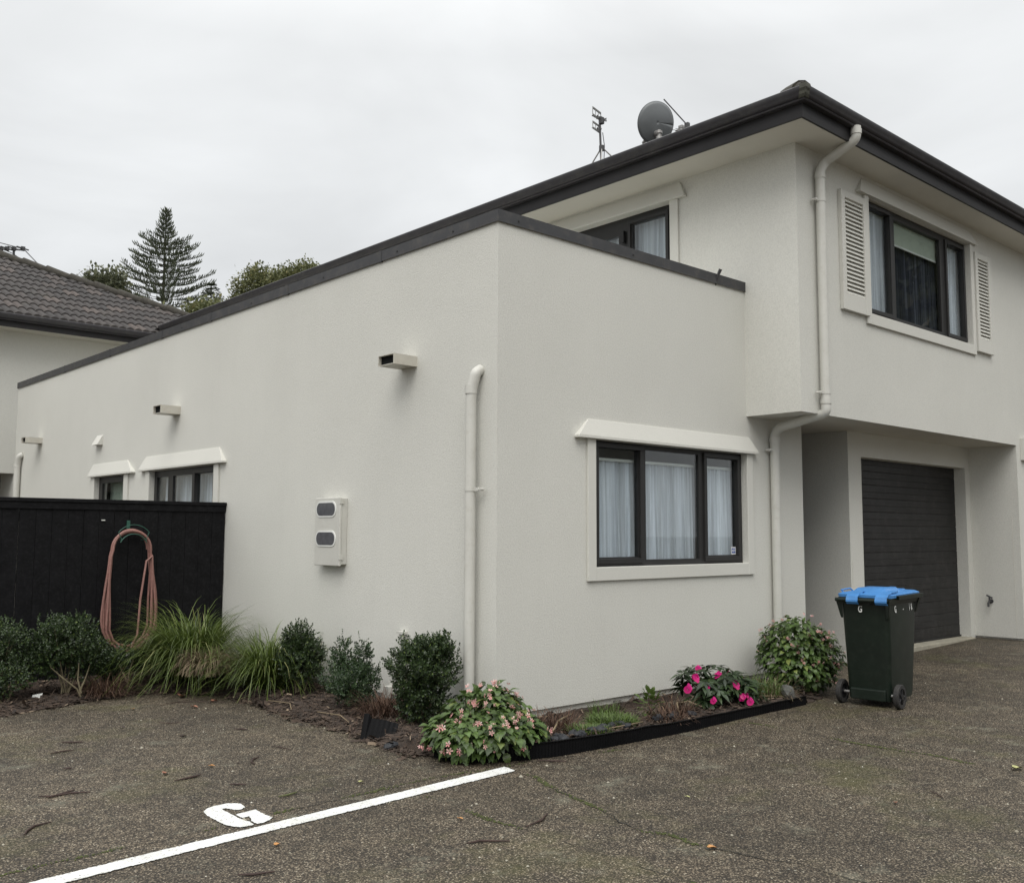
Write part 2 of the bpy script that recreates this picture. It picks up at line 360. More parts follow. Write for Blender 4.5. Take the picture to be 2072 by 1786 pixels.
class MB:
    """collects faces in world coordinates (or through T) and links them as one mesh object"""
    def __init__(s, T=None): s.v = []; s.f = []; s.T = T
    def add(s, pts):
        k = len(s.v)
        s.v += [s.T(*p) if s.T else tuple(p) for p in pts]
        return k
    def poly(s, pts):
        k = s.add(pts); s.f.append(tuple(range(k, k+len(pts)))); return s
    def box(s, a, b):
        x0, y0, z0 = a; x1, y1, z1 = b
        k = s.add([(x0,y0,z0),(x1,y0,z0),(x1,y1,z0),(x0,y1,z0),(x0,y0,z1),(x1,y0,z1),(x1,y1,z1),(x0,y1,z1)])
        for q in ((0,3,2,1),(4,5,6,7),(0,1,5,4),(1,2,6,5),(2,3,7,6),(3,0,4,7)): s.f.append(tuple(k+i for i in q))
        return s
    def hexa(s, lo, hi):
        """two quads joined"""
        k = s.add(list(lo)+list(hi)); n = len(lo)
        s.f.append(tuple(k+i for i in reversed(range(n)))); s.f.append(tuple(k+n+i for i in range(n)))
        for i in range(n): j = (i+1) % n; s.f.append((k+i, k+j, k+n+j, k+n+i))
        return s
    def tube(s, path, r, n=12, cap=True, closed=False):
        P = [Vector(p) for p in path]; m_ = len(P)
        rr = r if isinstance(r, (list, tuple)) else [r]*m_
        k0 = len(s.v); up = None
        for i, p in enumerate(P):
            a = P[(i-1) % m_] if (closed or i > 0) else P[0]
            b = P[(i+1) % m_] if (closed or i < m_-1) else P[-1]
            t = (b-a).normalized()
            if up is None:
                up = Vector((0, 0, 1)) if abs(t.z) < 0.9 else Vector((1, 0, 0))
            side = t.cross(up)
            if side.length < 1e-4: side = t.cross(Vector((0.3, 1, 0.2)))
            side.normalize(); up = side.cross(t).normalized()
            s.add([tuple(p + (side*math.cos(2*math.pi*j/n) + up*math.sin(2*math.pi*j/n))*rr[i]) for j in range(n)])
        for i in range(m_ if closed else m_-1):
            for j in range(n):
                i2 = (i+1) % m_; j2 = (j+1) % n
                s.f.append((k0+i*n+j, k0+i*n+j2, k0+i2*n+j2, k0+i2*n+j))
        if cap and not closed:
            s.f.append(tuple(k0+j for j in reversed(range(n)))); s.f.append(tuple(k0+(m_-1)*n+j for j in range(n)))
        return s
    def sheet(s, rows):
        k = len(s.v); h = len(rows); w = len(rows[0])
        for r in rows: s.add(r)
        for i in range(h-1):
            for j in range(w-1):
                s.f.append((k+i*w+j, k+i*w+j+1, k+(i+1)*w+j+1, k+(i+1)*w+j))
        return s
    def each(s, name, mat, parent=None, **kw):
        """every loose piece becomes an object of its own"""
        par = list(range(len(s.v)))
        def fd(a):
            while par[a] != a: par[a] = par[par[a]]; a = par[a]
            return a
        for f in s.f:
            for i in f[1:]: par[fd(i)] = fd(f[0])
        gr = {}
        for f in s.f: gr.setdefault(fd(f[0]), []).append(f)
        o = None
        for fs in gr.values():
            ids = sorted({i for f in fs for i in f}); mp = {i: k for k, i in enumerate(ids)}
            q = MB(); q.v = [s.v[i] for i in ids]; q.f = [tuple(mp[i] for i in f) for f in fs]
            o = q.build(name, mat, parent, **kw)
        return o
    def build(s, name, mat, parent=None, smooth=False, bevel=0, local=False, fix=True, segs=2):
        o_ = Vector((0, 0, 0))
        if parent is not None and not local: o_ = root_of(parent).location
        me = bpy.data.meshes.new(name)
        me.from_pydata([(v[0]-o_.x, v[1]-o_.y, v[2]-o_.z) for v in s.v], [], s.f)
        if fix:
            bm = bmesh.new(); bm.from_mesh(me)
            bmesh.ops.recalc_face_normals(bm, faces=bm.faces[:]); bm.to_mesh(me); bm.free()
        me.materials.append(M[mat] if isinstance(mat, str) else mat)
        if smooth:
            me.polygons.foreach_set('use_smooth', [True]*len(me.polygons))
            try: me.set_sharp_from_angle(angle=R(38))
            except Exception: pass
        o = bpy.data.objects.new(name, me); COL.objects.link(o)
        if parent is not None: o.parent = parent
        if bevel:
            b = o.modifiers.new('bevel', 'BEVEL'); b.width = bevel; b.segments = segs; b.limit_method = 'ANGLE'; b.angle_limit = R(40)
        return o

def scatter(name, tv, tf, pos, fwd, up, scale, mat, parent=None, smooth=False, bend=None):
    """instances template (tv: k x 3 with y = along fwd, z = up) as real faces of ONE mesh"""
    tv = np.array(tv, float); pos = np.asarray(pos, float); fwd = np.asarray(fwd, float); up = np.asarray(up, float)
    fwd = fwd/np.linalg.norm(fwd, axis=1, keepdims=True)
    rt = np.cross(fwd, up); nn = np.linalg.norm(rt, axis=1, keepdims=True); nn[nn < 1e-5] = 1; rt = rt/nn
    up = np.cross(rt, fwd)
    sc = np.asarray(scale, float).reshape(-1, 1, 1) if np.ndim(scale) else scale
    V = (tv[None, :, 0:1]*rt[:, None, :] + tv[None, :, 1:2]*fwd[:, None, :] + tv[None, :, 2:3]*up[:, None, :])*sc + pos[:, None, :]
    if parent is not None: V = V - np.array(root_of(parent).location)[None, None, :]
    n, k = V.shape[0], V.shape[1]
    me = bpy.data.meshes.new(name)
    me.vertices.add(n*k); me.vertices.foreach_set('co', V.reshape(-1))
    lens = [len(f) for f in tf]; flat = np.array([i for f in tf for i in f])
    loops = (flat[None, :] + (np.arange(n)*k)[:, None]).reshape(-1)
    me.loops.add(len(loops)); me.loops.foreach_set('vertex_index', loops)
    starts1 = np.concatenate([[0], np.cumsum(lens)[:-1]])
    starts = (starts1[None, :] + (np.arange(n)*sum(lens))[:, None]).reshape(-1)
    me.polygons.add(n*len(tf)); me.polygons.foreach_set('loop_start', starts)
    me.polygons.foreach_set('loop_total', np.tile(lens, n))
    if smooth: me.polygons.foreach_set('use_smooth', np.ones(n*len(tf), bool))
    me.update(calc_edges=True); me.validate()
    me.materials.append(M[mat])
    o = bpy.data.objects.new(name, me); COL.objects.link(o)
    if parent is not None: o.parent = parent
    return o

def copy_part(o, parent, loc, rot=None, scale=None):
    c = o.copy(); COL.objects.link(c); c.parent = parent; c.location = loc
    if rot is not None: c.rotation_euler = rot
    if scale is not None: c.scale = (scale,)*3
    return c

def gz(x): return 0.0 if x < 3.4 else (0.125*(x-3.4)/5.3 if x < 8.7 else 0.125)

# ================================================================== THE SETTING
mb = MB()
xs = [-400, -60, -8, 3.4, 8.7, 60, 400]
mb.sheet([[(x, y, gz(x)) for x in xs] for y in (-400, -60, -8, 0, 20, 60, 400)])
tag(mb.build('driveway', 'driveway'), kind='structure')

BED = [(-5.5, 2.25), (-5.5, 4.6), (0.04, 4.6), (0.04, 0.04), (3.75, 0.04), (3.65, -0.55), (3.25, -0.86), (2.82, -0.935), (2.28, -0.925), (1.7, -0.945), (1.11, -0.975),
       (0.65, -0.965), (0.07, -0.935), (-0.25, -0.915), (-0.5, -0.85), (-0.84, -0.65), (-0.9, -0.37), (-0.957, -0.31), (-0.954, 0.09), (-0.88, 0.72), (-0.9, 1.4),
       (-0.81, 2.24), (-0.8, 2.93), (-1.05, 3.34), (-1.36, 3.49), (-2.66, 3.08)]
def inside(x, y, P=BED):
    r = False; n = len(P); j = n-1
    for i in range(n):
        xi, yi = P[i]; xj, yj = P[j]
        if (yi > y) != (yj > y) and x < (xj-xi)*(y-yi)/(yj-yi)+xi: r = not r
        j = i
    return r
def edge_dist(x, y, P=BED):
    d = 9
    for i in range(len(P)):
        if i in (0, 1, 2, 3): continue
        ax, ay = P[i]; bx, by = P[(i+1) % len(P)]
        dx, dy = bx-ax, by-ay; t = max(0, min(1, ((x-ax)*dx+(y-ay)*dy)/(dx*dx+dy*dy)))
        d = min(d, math.hypot(x-ax-t*dx, y-ay-t*dy))
    return d
def bed_z(x, y):
    d = edge_dist(x, y)
    nzv = mnoise.noise(Vector((x*6, y*6, 0)))*0.014 + mnoise.noise(Vector((x*21, y*21, 3)))*0.008
    if x > -0.9 and y < -0.02 and x < 2.85:
        return -0.018 + 0.088*max(0.0, min(1.0, 1-(d-.12)/.55)) + nzv
    return min(0.05, 0.004+d*0.25) + nzv*min(1, d*8+0.15) + gz(x)
mb = MB()
st = 0.03
idx = {}
def vid(i, j):
    if (i, j) not in idx:
        x, y = -5.5+i*st, -1.0+j*st
        idx[(i, j)] = mb.add([(x, y, bed_z(x, y))])
    return idx[(i, j)]
for i in range(0, int(9.3/st)):
    for j in range(0, int(5.6/st)):
        x, y = -5.5+(i+.5)*st, -1.0+(j+.5)*st
        if inside(x, y): mb.f.append((vid(i, j), vid(i+1, j), vid(i+1, j+1), vid(i, j+1)))
tag(mb.build('garden_bed_soil', 'soil', smooth=True, fix=False), kind='structure')

# ================================================================== TOWNHOUSE
WL, WF = 0.0, 0.0          # planes of the long side wall (x = 0) and the end wall (y = 0)
XB, YF = 3.39, -0.63       # upper storey: side face and front face
TOP = 4.0                  # top of parapet render
house = thing('townhouse', 'two storey cream stucco townhouse with flat parapet wing, dark gutters and garage', 'house', (0, 0, 0))

def wall_face(mb, T, u0, u1, z0, z1, holes, reveal):
    us = sorted({u0, u1, *[h[0] for h in holes], *[h[1] for h in holes]})
    zs = sorted({z0, z1, *[h[2] for h in holes], *[h[3] for h in holes]})
    for a, b in zip(us, us[1:]):
        for c, d in zip(zs, zs[1:]):
            cu, cz = (a+b)/2, (c+d)/2
            if any(h[0] < cu < h[1] and h[2] < cz < h[3] for h in holes): continue
            mb.poly([T(a, 0, c), T(b, 0, c), T(b, 0, d), T(a, 0, d)])
    for h in holes:
        a, b, c, d = h
        for p, q in (((a, c), (b, c)), ((b, c), (b, d)), ((b, d), (a, d)), ((a, d), (a, c))):
            mb.poly([T(p[0], 0, p[1]), T(q[0], 0, q[1]), T(q[0], -reveal, q[1]), T(p[0], -reveal, p[1])])

TF = lambda u, n, z: (u, WF - n, z)          # end wall, faces -y
TL = lambda u, n, z: (WL - n, u, z)          # side wall, faces -x
TU = lambda u, n, z: (u, YF - n, z)          # upper front
TB = lambda u, n, z: (XB - n, u, z)          # upper side face

CLAD = 0.105
HF = [(1.114, 3.352, 1.215, 2.31)]
HL = [(4.898, 6.74, 1.0, 2.28), (7.603, 8.702, 1.0, 2.28)]
mb = MB()
wall_face(mb, TF, 0, 4.42, CLAD, TOP, HF, 0.16)
wall_face(mb, TL, 0, 12.64, CLAD, TOP, HL, 0.16)
# ends, parapet inside faces, deck, drip edge
mb.poly([(0, 12.64, -.1), (3.39, 12.64, -.1), (3.39, 12.64, TOP), (0, 12.64, TOP)])
mb.poly([(.16, .16, 3.0), (3.39, .16, 3.0), (3.39, .16, TOP), (.16, .16, TOP)])
mb.poly([(.16, .16, 3.0), (.16, 12.5, 3.0), (.16, 12.5, TOP), (.16, .16, TOP)])
mb.poly([(.0, .0, 2.98), (3.39, 0, 2.98), (3.39, 12.64, 2.98), (0, 12.64, 2.98)])
mb.poly([(0, 0, CLAD), (4.42, 0, CLAD), (4.42, .05, CLAD), (.05, .05, CLAD)])
mb.poly([(0, 0, CLAD), (0, 12.64, CLAD), (.05, 12.64, CLAD), (.05, .05, CLAD)])
lower = mb.build('lower_wall', 'stucco', house, fix=False)
mb = MB()
mb.poly([(.03, .03, -.2), (4.42, .03, -.2), (4.42, .03, CLAD+.01), (.03, .03, CLAD+.01)])
mb.poly([(.03, .03, -.2), (.03, 12.64, -.2), (.03, 12.64, CLAD+.01), (.03, .03, CLAD+.01)])
mb.build('plinth', 'plinth', house, fix=False)

# porch alcove, garage front, pillar
XP0, XP1 = 4.42, 5.40       # porch opening
GX0, GX1, GZ1 = 5.70, 8.534, 2.411
XR = 8.67                   # pillar face (faces -x), reaches forward to YF
SOF = 2.695
mb = MB()
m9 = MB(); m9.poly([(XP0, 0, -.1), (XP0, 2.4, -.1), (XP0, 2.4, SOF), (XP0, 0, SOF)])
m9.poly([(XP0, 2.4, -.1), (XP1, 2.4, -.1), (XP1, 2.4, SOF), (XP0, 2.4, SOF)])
m9.build('porch_dark_walls', 'garage', house, fix=False)  # unseen left and back walls, coloured dark to deepen the alcove's shade
MB().box((XP0+.05, 2.33, .03), (XP1-.05, 2.39, 2.1)).build('unseen_dark_door', 'frame', house, bevel=.005)  # out of view, added dark to cut bounce light in the porch
mb.poly([(XP1, 0, -.1), (XP1, 2.4, -.1), (XP1, 2.4, SOF), (XP1, 0, SOF)])
wall_face(mb, TF, XP1, XR, .125, SOF, [(GX0, GX1, .125, GZ1)], 0.25)
mb.poly([(XP1, 0, -.1), (GX0, 0, -.1), (GX0, 0, .125), (XP1, 0, .125)])
mb.poly([(XR, YF, .15), (XR, 0, .15), (XR, 0, SOF), (XR, YF, SOF)])
mb.poly([(XR, YF, .15), (XR, 0, .15), (XR+.04, 0, .15), (XR+.04, YF+.04, .15)])
mb.build('garage_wall', 'stucco', house, fix=False)
mb = MB()
mb.poly([(XR+.03, YF+.03, 0), (XR+.03, 0, 0), (XR+.03, 0, .16), (XR+.03, YF+.03, .16)])
mb.poly([(XR+.03, YF+.03, 0), (20, YF+.03, 0), (20, YF+.03, .16), (XR+.03, YF+.03, .16)])
mb.build('plinth', 'plinth', house, fix=False)
# a fine vertical joint line on the pillar
MB().box((XR-.003, -.541, .16), (XR+.01, -.535, 1.75)).build('panel_joint', 'plinth', house)
MB().box((5.43, -.004, .02), (5.436, .005, 1.2)).build('panel_joint', 'plinth', house)

# upper storey walls
HU = [(4.80, 7.39, 3.875, 5.17)]
HB = [(0.94, 3.5, 3.05, 5.185)]
mb = MB()
wall_face(mb, TU, XB, XR, SOF, 5.40, HU, 0.16)
wall_face(mb, TU, XR, 20, .15, 5.40, [], 0.1)
wall_face(mb, TB, YF, 0, SOF, 5.40, [], 0.1)
wall_face(mb, TB, 0, 14.1, 2.98, 5.40, HB, 0.16)
mb.build('upper_wall', 'stucco', house, fix=False)
mb = MB()
mb.poly([(XB+.002, YF+.002, SOF), (XR, YF+.002, SOF), (XR, 2.4, SOF), (XB+.002, 2.4, SOF)])
mb.build('overhang_soffit', 'soffit', house, fix=False)

# parapet capping, folded metal: top slopes slightly inwards
def capping(mb, a, b, axis):
    pass
mb = MB()
o1, o2, zt, zb = -0.018, 0.19, 4.085, 3.985
prof = [(o1, zb), (o1, zt), (o2, zt-.02), (o2, zb)]
k = []
for st_ in ('F', 'C', 'L'):
    row = []
    for o, z in prof:
        if st_ == 'F': row.append((3.43, o, z))
        elif st_ == 'C': row.append((o, o, z))
        else: row.append((o, 12.66, z))
    k.append(mb.add(row))
for a, b in ((0, 1), (1, 2)):
    for i in range(3): mb.f.append((k[a]+i, k[a]+i+1, k[b]+i+1, k[b]+i))
mb.f.append(tuple(k[0]+i for i in range(4))); mb.f.append(tuple(k[2]+i for i in range(4)))
cap = mb.build('parapet_cap', 'cap', house)
mb = MB()
for y in (1.6, 3.3, 5.1, 6.5, 8.3, 10.2):
    mb.box((o1-.003, y, zb-.003), (o2*.9, y+.05, zt+.003))
mb.each('cap_joint', 'cap', cap)
mb = MB()
for y in (0.55, 1.35, 2.6, 4.1, 5.9, 7.6, 9.4): mb.box((o1-.006, y, 4.02), (o1+.001, y+.012, 4.032))
for x in (1.62, 0.2): mb.box((x, o1-.006, 4.02), (x+.012, o1+.001, 4.032))
mb.each('rivet', 'seal', cap)

# main eave: gutter, fascia, soffit, roof
EX, EY, EZ = 2.79, -1.12, 5.65
gp = [(0.10, 5.60), (0.012, 5.655), (0.0, 5.645), (0.0, 5.618), (0.014, 5.598), (0.022, 5.572), (0.036, 5.553), (0.048, 5.548), (0.043, 5.538), (0.050, 5.528), (0.105, 5.528)]
fp = [(0.105, 5.53), (0.105, 5.392), (0.13, 5.392)]
def eave(mb, prof, x_end=20.0, y_end=13.52):
    k = []
    for s in range(3):
        row = []
        for o, z in prof:
            row.append(((x_end, EY+o, z), (EX+o, EY+o, z), (EX+o, y_end, z))[s])
        k.append(mb.add(row))
    for a, b in ((0, 1), (1, 2)):
        for i in range(len(prof)-1): mb.f.append((k[a]+i, k[a]+i+1, k[b]+i+1, k[b]+i))
    for s in (0, 2): mb.f.append(tuple(k[s]+i for i in range(len(prof))))
PIT = math.tan(R(22))
rz = lambda o: 5.615 + (o-0.03)*PIT
mb = MB()
rx = 7.8; ro = rx-EX
for pts in ([(EX+.03, EY+.03), (rx, EY+ro), (rx, 14.4), (EX+.03, 14.4)], [(EX+.03, EY+.03), (20, EY+.03), (20, EY+ro), (rx, EY+ro)]):
    mb.poly([(x, y, rz(min(x-EX, y-EY) if not (x >= 7.8 and y > 5) else ro)) for x, y in pts])
roof = mb.build('roof', 'tile', house, fix=False)
mb = MB(); eave(mb, gp); gut = mb.build('gutter', 'gutter', roof, smooth=True)
mb = MB(); eave(mb, fp); mb.build('fascia', 'fascia', roof)
mb = MB()
eave(mb, [(0.12, 5.398), (0.62, 5.398)])
mb.build('soffit', 'soffit', roof, fix=False)
# mitre bracket and moss at the gutter corner
mb = MB()
for dx, dy in ((1, 0), (0, 1)):
    w = 0.07
    pr = [(-.004, 5.66), (-.006, 5.645), (-.006, 5.616), (.008, 5.596), (.016, 5.57), (.032, 5.548), (.044, 5.546)]
    rows = [[(EX+o, EY+o, z) for o, z in pr], [((EX+o)+(w if dx else 0), (EY+o)+(w if dy else 0), z) for o, z in pr]]
    mb.sheet(rows)
mb.build('gutter_joint', 'moss', gut, fix=False)
mb = MB()
for i in range(14):
    t = 0.12+0.33*i
    mb.tube([(EX+t, EY+t, rz(t)+.0), (EX+t+.36, EY+t+.36, rz(t+.36)+.02)], 0.10, 10)
mb.build('hip_tiles', 'ridge', roof, smooth=True)
MB().tube([(EX+.05, EY+.05, 5.645), (EX+.12, EY+.12, 5.66)], [0.05, 0.08], 9).build('hip_end_mortar', 'ridge', roof, smooth=True)

# ---- windows
def win_frame(T, parent, u0, u1, z0, z1, glass, n0=-0.05, fw=0.05, name='window', glassmat='glass', sashes=()):
    """frame at depth n0 with panes [(ua,ub,za,zb)]"""
    mb = MB(T)
    us = sorted({u0, u1, *[g[0] for g in glass], *[g[1] for g in glass]})
    zs = sorted({z0, z1, *[g[2] for g in glass], *[g[3] for g in glass]})
    for a, b in zip(us, us[1:]):
        zz = z0
        cuts = [g for g in glass if g[0] < (a+b)/2 < g[1]]
        if not cuts: mb.box((a, n0-.05, z0), (b, n0, z1))
        else:
            g = cuts[0]
            mb.box((a, n0-.07, z0), (b, n0, g[2])); mb.box((a, n0-.07, g[3]), (b, n0, z1))
    w = mb.build(name, 'frame', parent)
    for (a, b, c, d) in sashes:          # opening sash stands proud of the frame
        m2 = MB(T); t = 0.042
        for q in (((a, c), (b, c+t)), ((a, d-t), (b, d)), ((a, c+t), (a+t, d-t)), ((b-t, c+t), (b, d-t))):
            m2.box((q[0][0], n0-.02, q[0][1]), (q[1][0], n0+.022, q[1][1]))
        m2.build('sash', 'frame', w, bevel=.004)
    for (a, b, c, d) in glass:
        MB(T).box((a-.012, n0-.022, c-.012), (b+.012, n0-.016, d+.012)).build('pane', glassmat, w)
    return w

def curtain(T, parent, u0, u1, z0, z1, n, mat='sheer', per=0.11, amp=0.022, name='curtain', seed=1):
    r2 = random.Random(seed); rows = []
    nu = max(24, int((u1-u0)/0.012)); ph = []
    u = 0
    phs = [0]
    for i in range(nu): phs.append(phs[-1] + 2*math.pi*((u1-u0)/nu)/(per*(0.6+1.1*abs(mnoise.noise(Vector((i*0.045, seed*3.1, 0)))))))
    for j in range(9):
        t = j/8; z = z1+(z0-z1)*t
        sway = 0.045*t*math.sin(seed)
        row = []
        for i in range(nu+1):
            a = 1.5*amp*(0.45+0.75*t)
            uu = u0+(u1-u0)*i/nu + 0.03*t*mnoise.noise(Vector((i*0.08, seed, t)))
            row.append(T(uu, n + a*math.sin(phs[i]) + 0.3*a*math.sin(phs[i]*2.3+seed+t), z))
        rows.append(row)
    return MB().sheet(rows).build(name, mat, parent, smooth=True, fix=False)

def trim(T, parent, u0, u1, z0, z1, side=0.10, bottom=0.11, dep=0.025, hood=None, base=True, right=True, left=True):
    mb = MB(T)
    if left: mb.box((u0-side, 0, z0-(bottom if base else 0)), (u0, dep, z1))
    if right: mb.box((u1, 0, z0-(bottom if base else 0)), (u1+side, dep, z1))
    if base: mb.box((u0, 0, z0-bottom), (u1, dep-.0015, z0))
    # side and bottom bands
    mb.each('window_surround', 'trim', parent, bevel=.004)
    if hood:
        (bt0, bt1, zb, tp0, tp1, ztp, pr) = hood
        m2 = MB(T)
        lo = [(bt0, 0, zb), (bt1, 0, zb), (bt1, pr, zb), (bt0, pr, zb)]
        lo2 = [(bt0, 0, zb+.02), (bt1, 0, zb+.02), (bt1, pr, zb+.02), (bt0, pr, zb+.02)]
        hi = [(tp0, 0, ztp), (tp1, 0, ztp), (tp1, .012, ztp), (tp0, .012, ztp)]
        m2.hexa(lo, lo2); m2.hexa(lo2, hi)
        m2.build('window_hood', 'trim', parent, bevel=.003)

# end wall window, three lights
zg0, zg1 = 1.295, 2.25
wF = win_frame(TF, house, 1.114, 3.352, 1.215, 2.31,
               [(1.222, 1.751, zg0, zg1), (1.852, 2.643, 1.268, 2.266), (2.757, 3.26, zg0, 2.244)],
               sashes=[(1.165, 1.80, 1.242, 2.292), (2.712, 3.305, 1.242, 2.288)])
tag(wF, 'three light window with white net curtains in the end wall')
trim(TF, wF, 1.114, 3.352, 1.215, 2.31, 0.10, 0.115, hood=(.868, 3.52, 2.31, 1.03, 3.415, 2.48, 0.06))
curtain(TF, wF, 1.13, 2.30, 1.22, 2.15, -0.15, seed=2, per=.075, amp=.017)
curtain(TF, wF, 2.27, 3.345, 1.22, 2.15, -0.152, seed=5, per=.07, amp=.017)
MB(TF).box((1.14, -.145, 2.145), (3.33, -.128, 2.17)).build('curtain_rail', 'white_letter', wF)
# security sticker in the corner of the right light
st_ = MB(TF).box((3.180, -.0655, 1.300), (3.254, -.0635, 1.374)).build('sticker', 'white_letter', wF)
MB(TF).box((3.186, -.0635, 1.312), (3.248, -.0628, 1.362)).build('sticker_field', 'blue_sticker', st_)
def text_mesh(name, body, size, mat, parent, loc, rot, sx=1.0, ext=0.0005, shear=0):
    cu = bpy.data.curves.new(name, 'FONT'); cu.body = body; cu.size = size; cu.align_x = 'CENTER'; cu.align_y = 'CENTER'
    cu.extrude = ext; cu.offset = size*0.02; cu.shear = shear
    t = bpy.data.objects.new(name+'_curve', cu); COL.objects.link(t)
    bpy.context.view_layer.update()
    me = bpy.data.meshes.new_from_object(t.evaluated_get(bpy.context.evaluated_depsgraph_get()))
    bpy.data.objects.remove(t); me.name = name
    me.materials.clear(); me.materials.append(M[mat])
    o = bpy.data.objects.new(name, me); COL.objects.link(o); o.parent = parent
    o.location = Vector(loc); o.rotation_euler = rot; o.scale = (sx, 1, 1)
    return o
text_mesh('sticker_lettering', 'ADT', 0.036, 'white_letter', st_, (3.217, 0.0622, 1.337), (R(90), 0, 0), 0.9, shear=0.2)

# side wall windows (behind the fence)
wA = win_frame(TL, house, 4.898, 6.74, 1.0, 2.28, [(5.03, 5.50, 1.1, 2.20), (5.62, 6.17, 1.1, 2.20), (6.31, 6.66, 1.1, 2.20)],
               sashes=[(4.98, 5.55, 1.05, 2.245)])
tag(wA, 'three light window of the side wall showing above the fence')
trim(TL, wA, 4.898, 6.74, 1.0, 2.28, .12, .12, hood=(4.62, 7.03, 2.285, 4.79, 6.9, 2.47, .06))
curtain(TL, wA, 4.95, 6.7, 1.05, 2.2, -.2, seed=7)
wC = win_frame(TL, house, 7.603, 8.702, 1.0, 2.28, [(7.72, 8.58, 1.1, 2.19)])
tag(wC, 'single light frosted window of the side wall, farther left')
trim(TL, wC, 7.603, 8.702, 1.0, 2.28, .14, .12, hood=(7.26, 8.9, 2.28, 7.52, 8.8, 2.465, .06))
curtain(TL, wC, 7.65, 8.66, 1.05, 2.24, -.2, mat='blind', amp=.004, seed=3, name='blind')

# upper front window with shutters
wU = win_frame(TU, house, 4.80, 7.39, 3.875, 5.17, [(4.90, 5.385, 3.96, 5.10), (5.52, 6.68, 3.945, 5.09), (6.86, 7.31, 3.96, 5.085)],
               sashes=[(4.855, 5.43, 3.915, 5.145), (6.81, 7.355, 3.915, 5.13)], glassmat='upper_glass')
tag(wU, 'upper window with navy curtain between two louvred shutters')
trim(TU, wU, 4.80, 7.39, 3.875, 5.17, .085, .12, dep=.03, hood=(4.57, 7.54, 5.172, 4.69, 7.42, 5.345, .06))
curtain(TU, wU, 5.40, 6.82, 3.9, 5.12, -.17, mat='navy', per=.085, amp=.026, seed=9)
MB(TU).box((5.46, -.115, 4.83), (6.74, -.108, 5.15)).build('roller_blind', 'blind', wU)
MB(TU).box((5.46, -.118, 4.815), (6.74, -.102, 4.835)).build('blind_bar', 'white_letter', wU)
curtain(TU, wU, 4.82, 5.45, 3.9, 5.15, -.125, per=.3, amp=.012, seed=4)
curtain(TU, wU, 6.78, 7.38, 3.9, 5.15, -.125, per=.25, amp=.012, seed=6)

def shutter(u0, u1, z0, z1, label):
    n0, n1 = 0.001, 0.045
    mb = MB(TU)
    lw = .075 if u1-u0 > .5 else .07
    a, b, c, d = u0+lw, u1-lw*1.15, z0+.175, z1-.075
    mb.box((u0, n0, z0), (a, n1, z1)); mb.box((b, n0, z0), (u1, n1, z1))
    mb.box((a, n0, z0), (b, n1-.002, c)); mb.box((a, n0, d), (b, n1-.002, z1))
    mb.box((a, n0, c), (b, n0+.006, d))
    s = mb.build('shutter', 'trim', house, bevel=.003); tag(s, label)
    m2 = MB(TU); n = 23; step = (d-c)/n
    for i in range(n):
        z = c+step*(i+.12)
        m2.hexa([(a, n1-.006, z), (b, n1-.006, z), (b, n1-.011, z-.004), (a, n1-.011, z-.004)],
                [(a, n0+.010, z+step*.95), (b, n0+.010, z+step*.95), (b, n0+.006, z+step*.90), (a, n0+.006, z+step*.90)])
    m2.build('louvres', 'trim', s)
shutter(4.187, 4.735, 3.83, 5.11, 'cream louvred shutter left of the upper window')
shutter(7.50, 7.97, 3.81, 5.09, 'cream louvred shutter right of the upper window')

# balcony doors
wB = win_frame(TB, house, 0.94, 3.5, 3.05, 5.185, [(1.06, 1.56, 3.2, 5.085), (1.77, 2.45, 3.3, 4.99), (2.62, 3.3, 3.3, 4.99)], n0=-.07, name='balcony_door',
               sashes=[(1.02, 1.62, 3.12, 5.13)])
tag(wB, 'dark framed glazed doors opening onto the balcony')
trim(TB, wB, 0.94, 3.5, 3.05, 5.185, .115, .1, dep=.028, base=False, hood=(.715, 3.75, 5.185, .80, 3.62, 5.37, .06))
curtain(TB, wB, 1.0, 1.66, 3.1, 5.2, -.22, seed=8, per=.12)
curtain(TB, wB, 1.72, 3.35, 3.1, 5.2, -.22, seed=12, per=.12)
MB(TB).box((1.655, -.07, 4.88), (1.69, -.02, 5.02)).build('hinge', 'seal', wB)
# short pole end showing over the parapet
MB().tube([(2.9, .02, 3.95), (2.9, -.03, 4.07), (2.9, -.062, 4.125)], [.012, .014, .018], 10).build('balcony_pole', 'dark_metal', house, smooth=True)

# rooms behind the glass
for nm, a, b in (('F', (.9, .2, .9), (3.37, 2.2, 2.6)), ('L', (.2, 4.5, .9), (2.2, 9.2, 2.6)), ('U', (4.5, -.42, 3.5), (7.8, 2.0, 5.35)), ('B', (3.63, .8, 3.02), (5.5, 3.8, 5.35))):
    mb = MB(); x0, y0, z0 = a; x1, y1, z1 = b
    mb.box(a, b)
    # leave the side towards the window open
    keep = {'F': 2, 'L': 5, 'U': 2, 'B': 5}[nm]
    del mb.f[keep]
    mb.build('room_lining', 'room', house, fix=False)

